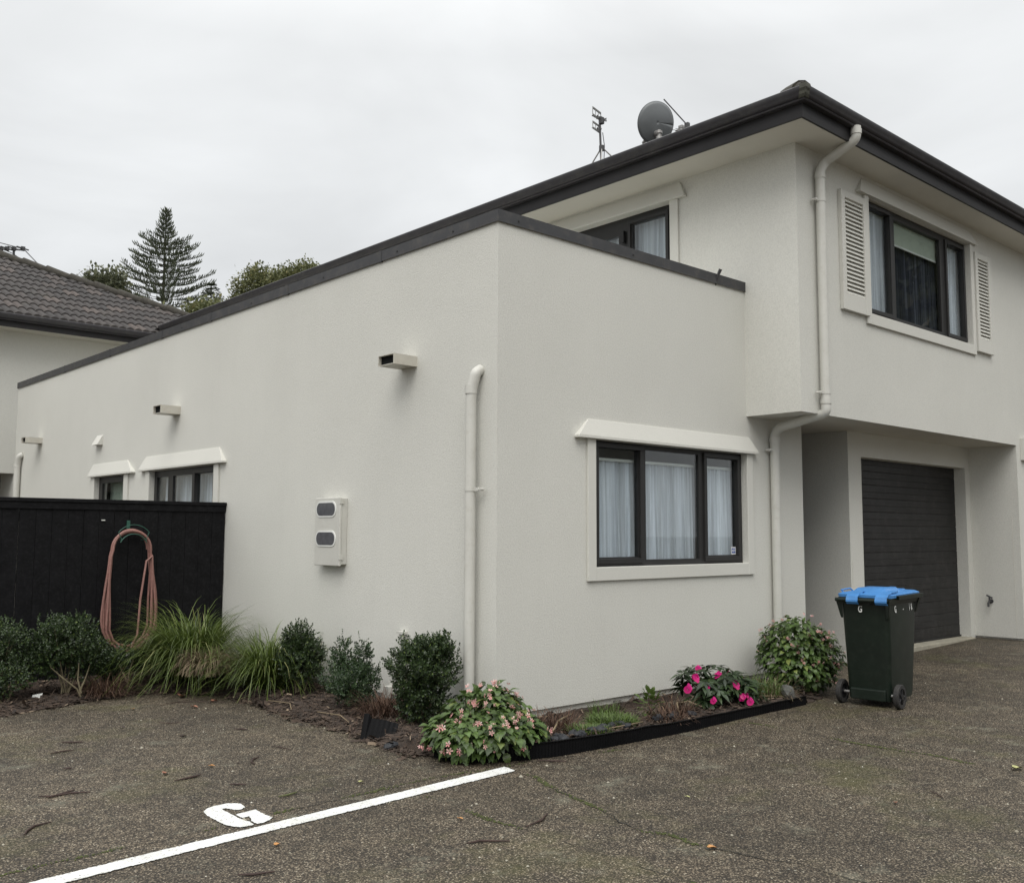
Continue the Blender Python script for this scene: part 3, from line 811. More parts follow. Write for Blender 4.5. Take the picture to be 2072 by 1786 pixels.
# garage door: horizontal ribs
mb = MB()
rows = []
zb0 = .135
n = 14; H = (GZ1+.02-zb0)/n
for i in range(n):
    z = zb0+i*H
    for dz, dn in ((0, 0.003), (.008, .008), (H*.45, .009), (H*.48, .006), (H*.51, .009), (H-.006, .008), (H-.001, 0.003)):
        rows.append([(GX0-.02, .158-dn, z+dz), (GX1+.02, .158-dn, z+dz)])
mb.sheet(rows)
gd = mb.build('garage_door', 'garage', house, fix=False)
MB().box((GX0, .13, .12), (GX1, .19, .16)).build('bottom_seal', 'seal', gd)
tag(gd, 'dark ribbed garage door')
mb = MB(); mb.box((GX0-.05, -.06, .03), (GX1+.0, .22, .137)); mb.build('garage_threshold', simple('pale_concrete_sill', (0.30, 0.28, 0.22), .9, .2, 8), house, bevel=.01)
MB().box((5.9, .3, 0), (8.6, .35, 2.45)).build('garage_back', 'room', house)
# hood and surround of the next unit's window, at the right edge
MB(TU).box((8.80, 0, 2.50), (11.6, .05, 2.80)).build('neighbour_hood', 'trim', house, bevel=.004)

# downpipes
def downpipe(path, r, clips=(), collars=(), base=None, name='downpipe', label=None):
    P = [Vector(p) for p in path]; pts = [P[0]]
    for a, b, c in zip(P, P[1:], P[2:]):                 # rounded elbows
        rad = min(.09, (b-a).length*.45, (c-b).length*.45)
        d1, d2 = (a-b).normalized(), (c-b).normalized()
        s, e = b+d1*rad, b+d2*rad
        for i in range(7):
            t = i/6; pts.append(s*(1-t)**2 + b*2*t*(1-t) + e*t*t)
    pts.append(P[-1])
    d = MB().tube(pts, r, 20).build(name, 'pipe', house, smooth=True)
    if label: tag(d, label)
    m2 = MB()
    for p, q in collars: m2.tube([p, q], r+.006, 20)
    if collars: m2.each('collar', 'pipe', d, smooth=True)
    for (p, ax) in clips:
        m3 = MB(); p = Vector(p)
        m3.tube([p-Vector((0, 0, .014)), p+Vector((0, 0, .014))], r+.004, 20)
        m3.build('pipe_clip', 'pipe', d, smooth=True)
        m3 = MB()
        if ax == 'L': m3.box((p.x-.004, p.y-r-.075, p.z-.014), (p.x+.004 + .0, p.y-r+.01, p.z+.014)); m3.tube([(p.x-.012, p.y-r-.06, p.z), (p.x+.045, p.y-r-.06, p.z)], .013, 8)
        else: m3.box((p.x-r-.05, p.y-.004, p.z-.014), (p.x-r+.01, p.y+.004, p.z+.014)); m3.tube([(p.x-r-.04, p.y-.012, p.z), (p.x-r-.04, p.y+.045, p.z)], .013, 8)
        m3.build('clip_tail', 'pipe', d)
    return d
downpipe([(.0, .20, 2.81), (-.055, .20, 2.78), (-.075, .235, 2.62), (-.075, .235, .16)], .044,
         clips=[((-.075, .235, 1.845), 'L')], collars=[((-.075, .235, 2.61), (-.075, .235, 2.68)), ((-.075, .235, .155), (-.075, .235, .17))], label='round downpipe near the front corner of the side wall')
MB().tube([(-.075, .235, .0), (-.075, .235, .155)], .068, 20).build('drain_collar', 'pipe', house, smooth=True)
downpipe([(.0, 12.18, 2.80), (-.055, 12.22, 2.77), (-.06, 12.27, 2.62), (-.06, 12.27, 1.0)], .05, collars=[((-.06, 12.27, 2.59), (-.06, 12.27, 2.64))], label='far downpipe at the left end of the side wall')
dp = downpipe([(3.80, -1.065, 5.54), (3.80, -1.065, 5.41), (3.79, -.72, 5.27), (3.735, -.695, 5.17), (3.735, -.695, 2.80), (3.735, -.695, 2.70), (3.78, -.13, 2.60), (3.80, -.06, 2.53), (3.80, -.06, .05)], .048,
              clips=[((3.735, -.695, 4.86), 'F'), ((3.735, -.695, 2.90), 'F'), ((3.80, -.06, 2.37), 'F')],
              collars=[((3.80, -1.065, 5.46), (3.80, -1.065, 5.51)), ((3.735, -.695, 5.09), (3.735, -.695, 5.14)), ((3.735, -.695, 2.79), (3.735, -.695, 2.84)), ((3.80, -.06, 2.46), (3.80, -.06, 2.50))],
              label='long downpipe kinking under the eave and under the overhang')

# scuppers
def scupper(y0, y1, z0, z1, x, label):
    t = .006; mb = MB()
    mb.box((x, y0, z0), (.05, y1, z0+t)); mb.box((x, y0, z1-t), (.05, y1, z1))
    mb.box((x, y0, z0+t), (.05, y0+t, z1-t)); mb.box((x, y1-t, z0+t), (.05, y1, z1-t))
    s = mb.build('scupper', 'scupper', house); tag(s, label)
    MB().box((x+.03, y0+t, z0+t), (x+.04, y1-t, z1-t)).build('throat_shade', 'inner_dark', s)  # dark sheet near the mouth stands in for shade inside the spout
scupper(1.055, 1.285, 2.94, 3.03, -.252, 'overflow spout nearest the corner, above the meter box')
scupper(5.90, 6.12, 2.945, 3.045, -.255, 'middle overflow spout of the side wall')
scupper(11.19, 11.40, 2.93, 3.02, -.262, 'far left overflow spout of the side wall')
# little wedge vent cowl
mb = MB()
mb.hexa([(-.0, 8.49, 2.735), (-.08, 8.49, 2.735), (0, 8.49, 2.88)], [(-.0, 8.72, 2.735), (-.08, 8.72, 2.735), (0, 8.72, 2.88)])
mb.build('vent_cowl', 'trim', house)

# meter box
def stadium(T, cu, cz, w, h, n, k=10):
    pts = []
    r = h/2*.9; 
    for a0, sx in ((-90, 1), (90, -1)):
        for i in range(k+1):
            a = R(a0+180*i/k)
            pts.append(T(cu+sx*(w/2-r)+math.cos(a)*r, n, cz+math.sin(a)*h/2))
    return pts
mbx = MB(TL).box((2.115, 0, 1.205), (2.535, .062, 1.825)).build('meter_box', 'metal_box', house, bevel=.006)
tag(mbx, 'cream two window meter box on the side wall')
MB(TL).box((2.108, .064, 1.192), (2.548, .088, 1.83)).build('meter_door', 'metal_box', mbx, bevel=.006)
for cz in (1.722, 1.445):
    mb = MB(); mb.hexa(stadium(TL, 2.345, cz, .35, .150, .088), stadium(TL, 2.345, cz, .35, .150, .094)); mb.build('window_rim', 'white_letter', mbx)
    mb = MB(); mb.hexa(stadium(TL, 2.345, cz, .32, .120, .0935), stadium(TL, 2.345, cz, .32, .120, .0965)); mb.build('meter_window', simple('meter_glass', (.10, .102, .11), .12, .2, 20), mbx)
mb = MB(TL)
for z in (1.25, 1.77): mb.box((2.102, .05, z), (2.114, .092, z+.045))
mb.each('meter_hinge', 'metal_box', mbx)
# conduit and small junction box at the foot of the wall
MB(TL).box((1.165, 0, .10), (1.215, .04, .64)).build('conduit', 'pipe', house, bevel=.004)
MB(TL).box((1.145, 0, .64), (1.235, .055, .66)).build('conduit_cap', 'pipe', house)
MB(TL).box((1.315, 0.0, .085), (1.395, .07, .185)).build('junction_box', 'pipe', house, bevel=.004)
MB().tube([(-.035, 1.36, .09), (-.035, 1.36, -.02)], .02, 10).build('junction_pipe', 'pipe', house)
MB().tube([(-.035, 1.31, .135), (-.035, 1.19, .135)], .018, 10).build('junction_pipe', 'pipe', house)
# garden tap on the pillar
mb = MB(); mb.tube([(XR, -.227, .62), (XR-.07, -.227, .62), (XR-.10, -.227, .60), (XR-.105, -.227, .55)], .013, 8); mb.tube([(XR-.06, -.227, .62), (XR-.06, -.227, .68)], .012, 8)
mb.tube([(XR-.06, -.19, .70), (XR-.06, -.265, .665)], .012, 8); mb.tube([(XR-.001, -.227, .62), (XR-.012, -.227, .62)], .03, 12)
mb.build('garden_tap', 'dark_metal', house, smooth=True)

# ================================================================== roof things
def dish():
    c = Vector((7.035, 4.11, 8.155)); t = thing('satellite_dish', 'round grey satellite dish on the townhouse roof, seen from behind', 'satellite dish', (7.04, 4.11, 7.33))
    toC = Vector((-.700, -.570, -.384))
    ax = (Vector((toC.x, toC.y, 0)).normalized()*-0.93 + Vector((-.40, .18, .28))).normalized()     # looks away from the camera
    s = ax.cross(Vector((0, 0, 1))).normalized(); u = s.cross(ax).normalized()
    mb = MB(); rows = []
    for i in range(9):
        r = .335*i/8
        rows.append([tuple(c + s*math.cos(a)*r*.96 + u*math.sin(a)*r*1.0 - ax*(.075*(1-(i/8)**2))) for a in [2*math.pi*j/40 for j in range(41)]])
    mb.sheet(rows)
    o = mb.build('reflector', 'dish', t, smooth=True, fix=False)
    sm = o.modifiers.new('thickness', 'SOLIDIFY'); sm.thickness = .006
    mb = MB(); mb.tube([tuple(c + s*math.cos(a)*.335*.96 + u*math.sin(a)*.335) for a in [2*math.pi*j/40 for j in range(40)]], .007, 6, closed=True)
    mb.build('rim', 'dish', t, smooth=True)
    b = c - ax*.08 - u*.17
    MB().tube([b, b-ax*.12], .05, 10).build('mount_bracket', 'galv', t, smooth=True)
    p0 = b-ax*.10
    MB().tube([p0+Vector((0, 0, .05)), p0-Vector((0, 0, .22)), (p0.x, p0.y, 7.30)], .032, 12).build('mast', 'galv', t, smooth=True)
    mb = MB()
    for dz in (.03, -.06, -.15): mb.tube([p0+Vector((0, 0, dz)), p0+Vector((0, 0, dz-.035))], .052, 10)
    mb.each('clamp', 'galv', t)
    l = c + ax*.36 - u*.30
    MB().tube([c-u*.33, l], .012, 8).build('feed_arm', 'galv', t)
    MB().tube([l, l+u*.06-ax*.09], .03, 10).build('feed_horn', 'grey_plastic', t)
dish()

def seg(o, a, b, r, n=8): o.tube([a, b], r, n)
# tripod aerial, left of the dish: pixel-derived spot at 14 m
t = thing('tripod_aerial', 'television aerial with grid reflectors on a tripod mast, left of the dish', 'aerial', (4.98, 3.42, 6.5))
bx_, by_ = 4.98, 3.42
topz = 7.38
MB().tube([(bx_, by_, 6.5), (bx_-.01, by_+.03, topz)], .016, 10).build('mast', 'dark_metal', t, smooth=True)
MB().tube([(bx_+.02, by_-.02, 6.75), (bx_+.035, by_-.02, 7.0), (bx_+.02, by_, 7.2)], .006, 6).build('cable', 'dark_metal', t)
for a in (R(100), R(220), R(335)):
    f = (bx_+.42*math.cos(a), by_+.42*math.sin(a)); zf = 5.615+(f[0]-EX)*PIT
    MB().tube([(bx_, by_, 6.98), (f[0], f[1], zf)], .010, 8).build('leg', 'galv', t)
MB().tube([(bx_, by_, 6.93), (bx_, by_, 7.0)], .04, 10).build('leg_collar', 'dark_metal', t)
rt = Vector((R_.x, R_.y, 0)).normalized(); fw = Vector((F_.x, F_.y, 0)).normalized()
pl_dir = (rt*0.55 + fw*0.83).normalized()          # plane of the grids, seen steeply from the side
def grid_panel(c, w, h, name):
    mb = MB(); c = Vector(c)
    tilt = Vector((0, 0, -.0))
    a = pl_dir
    for s in (-.5, .5): seg(mb, c+a*w*s+Vector((0, 0, -h/2)), c+a*w*s+Vector((0, 0, h/2)), .006, 6)
    for z in (-.5, -.36, 0.36, .5): seg(mb, c-a*w*.5+Vector((0, 0, h*z)), c+a*w*.5+Vector((0, 0, h*z)), .009, 6)
    for k_ in (-.15, .2): seg(mb, c+a*w*k_+Vector((0, 0, -h/2)), c+a*w*k_+Vector((0, 0, h/2)), .005, 6)
    mb.build(name, 'grey_plastic', t)
grid_panel((bx_-.07, by_+.03, topz+.08), .24, .12, 'grid_reflector')
grid_panel((bx_-.07, by_+.03, topz-.12), .24, .10, 'grid_reflector')
mb = MB(); n_ = rt*-.9+fw*.2
for dz in (.05, -.13):
    c = Vector((bx_, by_, topz+dz))
    seg(mb, c, c+n_*.11, .010); seg(mb, c+n_*.09, c+n_*.15+Vector((0, 0, .03)), .009)
    seg(mb, c+n_*.07-fw*.06, c+n_*.07+fw*.06, .008)
mb.build('dipole', 'dark_metal', t)
MB().box((bx_-.03, by_-.03, topz-.06), (bx_+.03, by_+.03, topz+.04)).build('junction_head', 'dark_metal', t, bevel=.01)
mb = MB()
for a in range(6): seg(mb, Vector((bx_, by_, topz)), Vector((bx_, by_, topz)) + rt*.07 + fw*.04*math.sin(a*2) + Vector((0, 0, .03*math.cos(a*1.7))), .005, 5)
mb.each('stub_element', 'dark_metal', t)

# low yagi aerial right of the dish
t = thing('yagi_aerial', 'low rusty yagi aerial with one long slanted rod, right of the dish', 'aerial', (7.05, 3.6, 7.3))
a, b = Vector((7.051, 3.709, 7.90)), Vector((7.024, 3.462, 7.88))
MB().tube([a, b], .018, 8).build('boom', 'galv', t)
MB().tube([b+Vector((0, 0, .03)), (6.72, 3.686, 8.318)], .010, 6).build('long_rod', 'dark_metal', t)
MB().tube([(7.04, 3.60, 7.9), (7.05, 3.6, 7.28)], .02, 8).build('mast', 'galv', t)
MB().box((7.0, 3.55, 7.86), (7.07, 3.63, 7.95)).build('clamp', 'galv', t, bevel=.01)
MB().box((b.x-.03, b.y-.03, b.z-.05), (b.x+.03, b.y+.04, b.z+.07)).build('rod_holder', 'dark_metal', t, bevel=.005)
mb = MB()
for k_ in (.15, .45, .75): p = a.lerp(b, k_); seg(mb, p-Vector((.14, 0, .03)), p+Vector((.14, 0, .03)), .005, 5)
mb.each('element', 'dark_metal', t)

# ================================================================== HOUSE BEHIND (left)
h2 = thing('neighbouring_house', 'cream house behind the side wall with brown tiled hip roof and black gutter', 'house', (-2, 16, 0))
mb = MB()
T2 = lambda u, n, z: (u, 14.1-n, z)
wall_face(mb, T2, -9, 5.4, -.1, 5.33, [(-2.6, .395, -.1, 2.58)], .9)
mb.poly([(5.4, 14.1, 0), (5.4, 24, 0), (5.4, 24, 5.33), (5.4, 14.1, 5.33)])
mb.poly([(-9, 14.1, 0), (-9, 24, 0), (-9, 24, 5.33), (-9, 14.1, 5.33)])
mb.build('wall', 'plain_wall', h2, fix=False)
MB(T2).box((-2.6, -.95, -.1), (.395, -.9, 2.33)).build('dark_garage_door', 'inner_dark', h2)
MB(T2).box((-2.6, -.9, 2.33), (.395, -.82, 2.58)).build('door_head', 'room', h2)
gp2 = [(0.10, 5.44), (0.012, 5.48), (0.0, 5.47), (0.0, 5.44), (0.014, 5.42), (0.022, 5.395), (0.036, 5.376), (0.048, 5.37), (0.043, 5.36), (0.05, 5.35), (0.105, 5.35)]
def sweep(pr, y0, x0, x1, yb):
    mb = MB(); k = [mb.add([(x0, y0+o, z) for o, z in pr]), mb.add([(x1-o, y0+o, z) for o, z in pr]), mb.add([(x1-o, yb, z) for o, z in pr])]
    for a, b in ((0, 1), (1, 2)):
        for i in range(len(pr)-1): mb.f.append((k[a]+i, k[a]+i+1, k[b]+i+1, k[b]+i))
    return mb
# tiled roof slope (front face of a hip), built course by course
PX = 6.0; tanp = math.tan(R(25)); GA = 0.46; ROLL_W = 0.158
mb = MB(); tones = []
def roof_slope(mb, tones, P, run0, L, hipfun, seed):
    """P(u, run, lift) -> point;  u along the eave, run = horizontal distance up the slope"""
    ncourse = int(L/(GA*math.cos(R(25))))+1
    cg = GA*math.cos(R(25))
    for i in range(ncourse):
        r0, r1 = i*cg, (i+1)*cg
        u1 = hipfun(r0+cg*.5)
        du = ROLL_W/6
        u = -10.0
        while u < u1:
            j = int(math.floor((u+10)/ROLL_W+1e-6))
            rnd = random.Random(i*977+j//2*31+seed).random()
            offs = (0.5 if i % 2 else 0)
            def lift(uu):
                f = ((uu+10)/ROLL_W + 0.0) % 1.0
                return 0.045*abs(math.sin(math.pi*f))**0.8
            ua, ub = u, min(u+du, u1)
            la, lb = lift(ua), lift(ub)
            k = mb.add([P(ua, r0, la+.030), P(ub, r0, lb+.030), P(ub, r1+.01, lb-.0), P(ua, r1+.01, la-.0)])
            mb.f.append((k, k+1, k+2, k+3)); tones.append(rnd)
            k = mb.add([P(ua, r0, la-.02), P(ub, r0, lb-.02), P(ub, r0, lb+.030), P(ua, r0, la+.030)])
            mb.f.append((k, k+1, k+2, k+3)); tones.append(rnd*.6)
            u += du
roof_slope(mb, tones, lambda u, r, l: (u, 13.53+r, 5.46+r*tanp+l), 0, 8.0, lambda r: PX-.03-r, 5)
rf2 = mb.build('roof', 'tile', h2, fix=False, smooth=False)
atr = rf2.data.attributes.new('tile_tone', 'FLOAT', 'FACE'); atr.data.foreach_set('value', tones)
mb = MB(); mb.poly([(PX-.03, 13.53, 5.45), (PX-8, 21.5, 5.45+8*tanp), (PX-.03, 29.5, 5.45)])
mb.build('side_slope', 'tile', rf2, fix=False)
sweep(gp2, 13.5, -9, PX, 30).build('gutter', 'gutter', rf2, smooth=True)
sweep([(.105, 5.352), (.105, 5.24), (.13, 5.24)], 13.5, -9, PX, 30).build('fascia', 'fascia', rf2)
sweep([(.12, 5.25), (.62, 5.25)], 13.5, -9, PX, 30).build('soffit', 'soffit', rf2, fix=False)
mb = MB(); i = 0; tt = .1
while tt < 8.0:
    e_ = min(tt+.42, 8.1)
    mb.tube([(PX-tt, 13.5+tt, 5.46+tt*tanp+.03), (PX-e_-.03, 13.5+e_+.03, 5.46+e_*tanp+.055)], [.085, .115], 10); tt += .40
mb.build('ridge_tiles', 'ridge', rf2, smooth=True)
mb = MB()
for k_ in range(12): mb.tube([(-2-k_*.42, 21.5, 9.2), (-2.45-k_*.42, 21.5, 9.22)], .12, 10)
mb.build('ridge_tiles', 'ridge', rf2, smooth=True)

t = thing('roof_aerial', 'small aerial with guy wires on the ridge of the neighbouring tiled roof', 'aerial', tuple(Vector((2.314, 21.941, 8.462))))
q = Vector((2.314, 21.941, 8.462))
MB().tube([q-Vector((0, 0, .5)), Vector((2.275, 21.921, 8.904))], .03, 8).build('mast', 'dark_metal', t)
MB().tube([Vector((1.615, 22.515, 8.953)), Vector((2.488, 21.727, 8.905))], .022, 8).build('boom', 'dark_metal', t)
mb = MB()
for p in (Vector((2.023, 22.148, 8.929)), Vector((2.138, 22.042, 8.929)), Vector((2.274, 21.919, 8.930)), Vector((2.448, 21.760, 8.931))): seg(mb, p-fw*.3+Vector((0,0,-.02)), p+fw*.3+Vector((0,0,.06)), .02, 6); mb.box((p.x-.05, p.y-.05, p.z-.04), (p.x+.05, p.y+.05, p.z+.06))
mb.each('element', 'dark_metal', t)
mb = MB(); mb.tube([Vector((2.282, 21.927, 8.800)), Vector((1.700, 22.415, 9.135))], .012, 5); mb.tube([Vector((2.488, 21.727, 8.905)), Vector((2.603, 20.366, 8.097))], .014, 5); mb.tube([Vector((2.303, 21.912, 8.774)), Vector((2.393, 20.547, 8.183))], .012, 5)
mb.tube([Vector((1.795, 22.326, 9.162)), Vector((2.467, 21.743, 8.931))], .012, 5)
mb.each('guy_wire', 'dark_metal', t)

# ---- unseen house added across the driveway: blocks low sky light, mirrored in panes
h3 = thing('added_townhouse', 'unseen cream townhouse added across the driveway, mirrored faintly in the window panes', 'house', (4, -20, 0))
mb = MB(); T3 = lambda u, n, z: (u, -19.0+n, z)
wall_face(mb, T3, -6, 24, -.1, 5.3, [(0, 2.4, .1, 2.4), (5, 7, 3.4, 4.8), (9, 11.5, .1, 2.4), (14, 16, 3.4, 4.8)], .2)
mb.poly([(-6, -19, 0), (-6, -29, 0), (-6, -29, 5.3), (-6, -19, 5.3)])
mb.build('wall', 'plain_wall', h3, fix=False)
mb = MB()
for a_, b_, c_2, d_ in ((0, 2.4, .1, 2.4), (5, 7, 3.4, 4.8), (9, 11.5, .1, 2.4), (14, 16, 3.4, 4.8)): mb.box((a_, -19.25, c_2), (b_, -19.2, d_))
mb.each('dark_opening', 'garage', h3)
mb = MB(); mb.hexa([(-6.6, -18.4, 5.3), (24.6, -18.4, 5.3), (24.6, -29.6, 5.3), (-6.6, -29.6, 5.3)], [(-1, -23.9, 7.6), (19, -23.9, 7.6), (19, -24.1, 7.6), (-1, -24.1, 7.6)])
mb.build('roof', 'tile', h3)

# ================================================================== FENCE and hose
fe = thing('timber_fence', 'black stained close boarded timber fence with capping rail', 'fence', (-2.5, 4.6, 0))
mb = MB(); x = -0.008
bw = .152; i = 0
fr = random.Random(3)
gaps = {7: .004, 13: .0035, 4: .0025}
while x > -6.0:
    w = bw
    d = fr.uniform(-.003, .003)
    mb.box((x-w, 4.60+d, -.05), (x-.001, 4.622+d, 1.80))
    x -= w + gaps.get(i, .0012); i += 1
mb.build('board_panel', 'fence', fe, bevel=.003)
MB().box((-6, 4.572, 1.795), (-.004, 4.64, 1.833)).build('capping_rail', 'fence', fe, bevel=.004)
MB().box((-6, 4.585, 1.725), (-.006, 4.598, 1.795)).build('face_rail', 'fence', fe, bevel=.002)
mb = MB()
for z in (.35, 1.0, 1.6): mb.box((-6, 4.626, z), (-.01, 4.67, z+.09))
mb.each('back_rail', 'fence', fe)
mb = MB()
for xx in (-1.36, -2.37): mb.box((xx-.012, 4.575, 1.615), (xx+.02, 4.60, 1.625))
mb.each('white_clip', 'white_letter', fe)
MB().box((-5.8, 4.7, 0), (-.1, 4.75, .01)).build('fence_footing', 'crack', fe)

hs = thing('garden_hose', 'faded pink garden hose hung in a long coil on the black fence', 'hose', (-1.08, 4.5, .14))
hp = []
fr = random.Random(9)
yh = 4.535
LP = 8
for l in range(LP):
    wt = .192 + .005*(l % 4)          # half width at top
    wb = fr.uniform(.215, .265)
    zb = fr.uniform(.27, .37); wt += fr.uniform(-.012, .012)
    if l == 3: wb = .27; zb = .30
    if l == 5: wb = .275; zb = .28
    cx0 = -1.085; cxb = -1.075 + fr.uniform(-.018, .018)
    ztop = 1.50 + .006*(l % 5)
    yy = yh - .012*(l % 4) - .01*(l//4)
    nn = 56
    for k_ in range(nn):
        a = 2*math.pi*k_/nn - math.pi/2*0
        # a=0 right side; going up
        s_x, s_z = math.cos(a), math.sin(a)
        if s_z >= 0:
            z = 1.32 + (ztop-1.32)*s_z; w = wt*.96
            x_ = cx0 + w*s_x
        else:
            f = -s_z
            tt = 1-abs(s_x)
            # long drop, then bottom bow
            ang = (a-math.pi)/math.pi      # 0..1 from left down to right
            if ang < .5: q_ = ang*2; sgn = -1
            else: q_ = (1-ang)*2; sgn = 1
            if q_ < .75:
                g_ = q_/.75; z = 1.32 - (1.32-zb-.27)*g_
                w = wt + (wb-wt)*math.sin(g_*math.pi/2)
                x_ = (cx0*(1-g_)+cxb*g_) + sgn*w*(1+.03*math.sin(g_*5+l))
            else:
                g_ = (q_-.75)/.25*math.pi/2; z = zb + .27*(1-math.sin(g_)); x_ = cxb + sgn*wb*math.cos(g_)
        mix = k_/nn
        hp.append((x_, yy-.006*math.sin(a*2+l), z))
# tail: hangs down between the loops to the connector
hp += [(-.93, yh-.05, 1.2), (-.98, yh-.05, .8), (-1.0, yh-.06, .45), (-1.06, yh-.07, .33), (-1.09, yh-.08, .27)]
MB().tube(hp, .0115, 8).build('hose_coil', 'hose', hs, smooth=True)
MB().tube([(-1.09, yh-.08, .27), (-1.13, yh-.09, .17)], [.017, .022], 10).build('hose_connector', 'grey_plastic', hs, smooth=True)
hh = thing('hose_hanger', 'green wire hose hanger fixed to the fence above the coil', 'hook', (-1.09, 4.58, 1.5))
mb = MB(); mb.tube([(-1.085+.21*math.cos(a), 4.45, 1.35+.225*math.sin(a)) for a in [R(40)+R(100)*i/12 for i in range(13)]], .004, 6)
mb.tube([(-1.085+.15*math.cos(a), 4.45, 1.33+.15*math.sin(a)) for a in [R(25)+R(130)*i/12 for i in range(13)]], .005, 6)
for sx in (-1, 1): mb.tube([(-1.085+sx*.16, 4.45, 1.50), (-1.085+sx*.125, 4.45, 1.42), (-1.085+sx*.125, 4.58, 1.42)], .004, 6)
mb.build('wire_frame', 'hanger', hh)
MB().box((-1.11, 4.585, 1.53), (-1.075, 4.60, 1.62)).build('back_plate', 'hanger', hh, bevel=.004)

# ================================================================== WHEELIE BIN (local x = rear to front, y = across)
bn = thing('wheelie_bin', 'dark green wheelie bin with blue lid standing beside the pink flowering bush', 'wheelie bin', (3.17, -1.355, 0), 0.098)
bn.scale = (1, .955, 1)
def rrect(x0, x1, y0, y1, r, k=4):
    pts = []
    for cx, cy, a0 in ((x1-r, y1-r, 0), (x0+r, y1-r, 90), (x0+r, y0+r, 180), (x1-r, y0+r, 270)):
        for i in range(k+1):
            a = R(a0+90*i/k); pts.append((cx+r*math.cos(a), cy+r*math.sin(a)))
    return pts
lv = [(.055, .02, .555, .195), (.10, .015, .57, .20), (.45, .0, .60, .212), (.80, -.03, .625, .222), (.90, -.045, .635, .226)]
mb = MB(); ks = []
for z, xa, xb, hw in lv: ks.append(mb.add([(x, y, z) for x, y in rrect(xa, xb, -hw, hw, .045)]))
n_ = 20
for a, b in zip(ks, ks[1:]):
    for i in range(n_): j = (i+1) % n_; mb.f.append((a+i, a+j, b+j, b+i))
mb.f.append(tuple(ks[0]+i for i in range(n_)))
body = mb.build('body', 'bin_body', bn, smooth=True, local=True)
mb = MB()                              # raised rim collar
mb.hexa([(x, y, .895) for x, y in rrect(-.06, .65, -.24, .24, .04)], [(x, y, .945) for x, y in rrect(-.066, .665, -.25, .25, .04)])
mb.build('rim', 'bin_body', body, local=True, bevel=.005)
mb = MB()                              # side lips and gussets
for sy in (-1, 1):
    mb.hexa([(.10, sy*.252, .93), (.665, sy*.252, .93), (.665, sy*.275, .93), (.10, sy*.275, .93)], [(.08, sy*.252, .967), (.69, sy*.252, .972), (.69, sy*.278, .972), (.08, sy*.278, .967)])
for sy in (-1, 1): mb.hexa([(.60, sy*.225, .80), (.625, sy*.225, .80), (.625, sy*.21, .80)], [(.63, sy*.255, .93), (.69, sy*.255, .93), (.67, sy*.20, .93)])
mb.hexa([(.66, -.27, .935), (.695, -.27, .935), (.695, .27, .935), (.66, .27, .935)], [(.66, -.27, .972), (.695, -.27, .972), (.695, .27, .972), (.66, .27, .972)])
for sy in (-1, 1): mb.hexa([(-.035, sy*.20, .76), (-.03, sy*.225, .76), (-.045, sy*.225, .78)], [(-.05, sy*.20, .90), (-.03, sy*.255, .93), (-.08, sy*.255, .93)])
mb.each('lip', 'bin_body', body, local=True, bevel=.003)
mb = MB(); mb.tube([(-.085, -.235, .925), (-.085, .25, .925)], .017, 12)
for y in (-.225, -.07, .08, .235): mb.box((-.085, y-.008, .905), (-.04, y+.008, .94))
mb.build('handle_bar', 'bin_body', bn, local=True, smooth=True)
# lid: shallow domed tray with raised middle and hinge wraps
lid = MB()
def lidring(x0, x1, hw, r, z0, zr): return [(x, y, z0+(x-x0)/(x1-x0)*(zr-z0)) for x, y in rrect(x0, x1, -hw, hw, r)]
rings = [lidring(-.055, .675, .252, .05, .948, .952), lidring(-.057, .678, .255, .05, .972, .982), lidring(-.03, .64, .225, .05, .985, .998),
         lidring(.0, .605, .20, .05, .978, .990), lidring(.05, .46, .165, .05, .985, .994), lidring(.11, .42, .135, .04, 1.022, 1.026)]
ks = [lid.add(r) for r in rings]
for a, b in zip(ks, ks[1:]):
    for i in range(n_): j = (i+1) % n_; lid.f.append((a+i, a+j, b+j, b+i))
lid.f.append(tuple(ks[-1]+i for i in range(n_))); lid.f.append(tuple(reversed([ks[0]+i for i in range(n_)])))
ld = lid.build('lid', 'bin_lid', bn, local=True, smooth=True)
for yc in (.085, -.185):
    mb = MB()
    path = [(.16, 1.008), (.02, .998), (-.055, .982), (-.098, .958), (-.112, .925), (-.095, .895)]
    for (xa, za), (xb, zb) in zip(path, path[1:]):
        mb.hexa([(xa, yc-.055, za), (xa, yc+.055, za), (xb, yc+.055, zb), (xb, yc-.055, zb)], [(xa, yc-.055, za-.014), (xa, yc+.055, za-.014), (xb+.012, yc+.055, zb-.006), (xb+.012, yc-.055, zb-.006)])
    mb.build('hinge_strap', 'bin_lid', ld, local=True, bevel=.003)
mb = MB(); mb.box((.63, -.10, .985), (.69, .10, 1.003)); mb.box((.58, -.03, .99), (.65, .03, 1.018)); mb.build('lid_grip', 'bin_lid', ld, local=True, bevel=.006)
MB().tube([(.02, .215, .98), (.01, .235, 1.005), (.20, .235, 1.012), (.22, .215, .99)], .007, 8).build('lid_loop', 'bin_lid', ld, local=True)
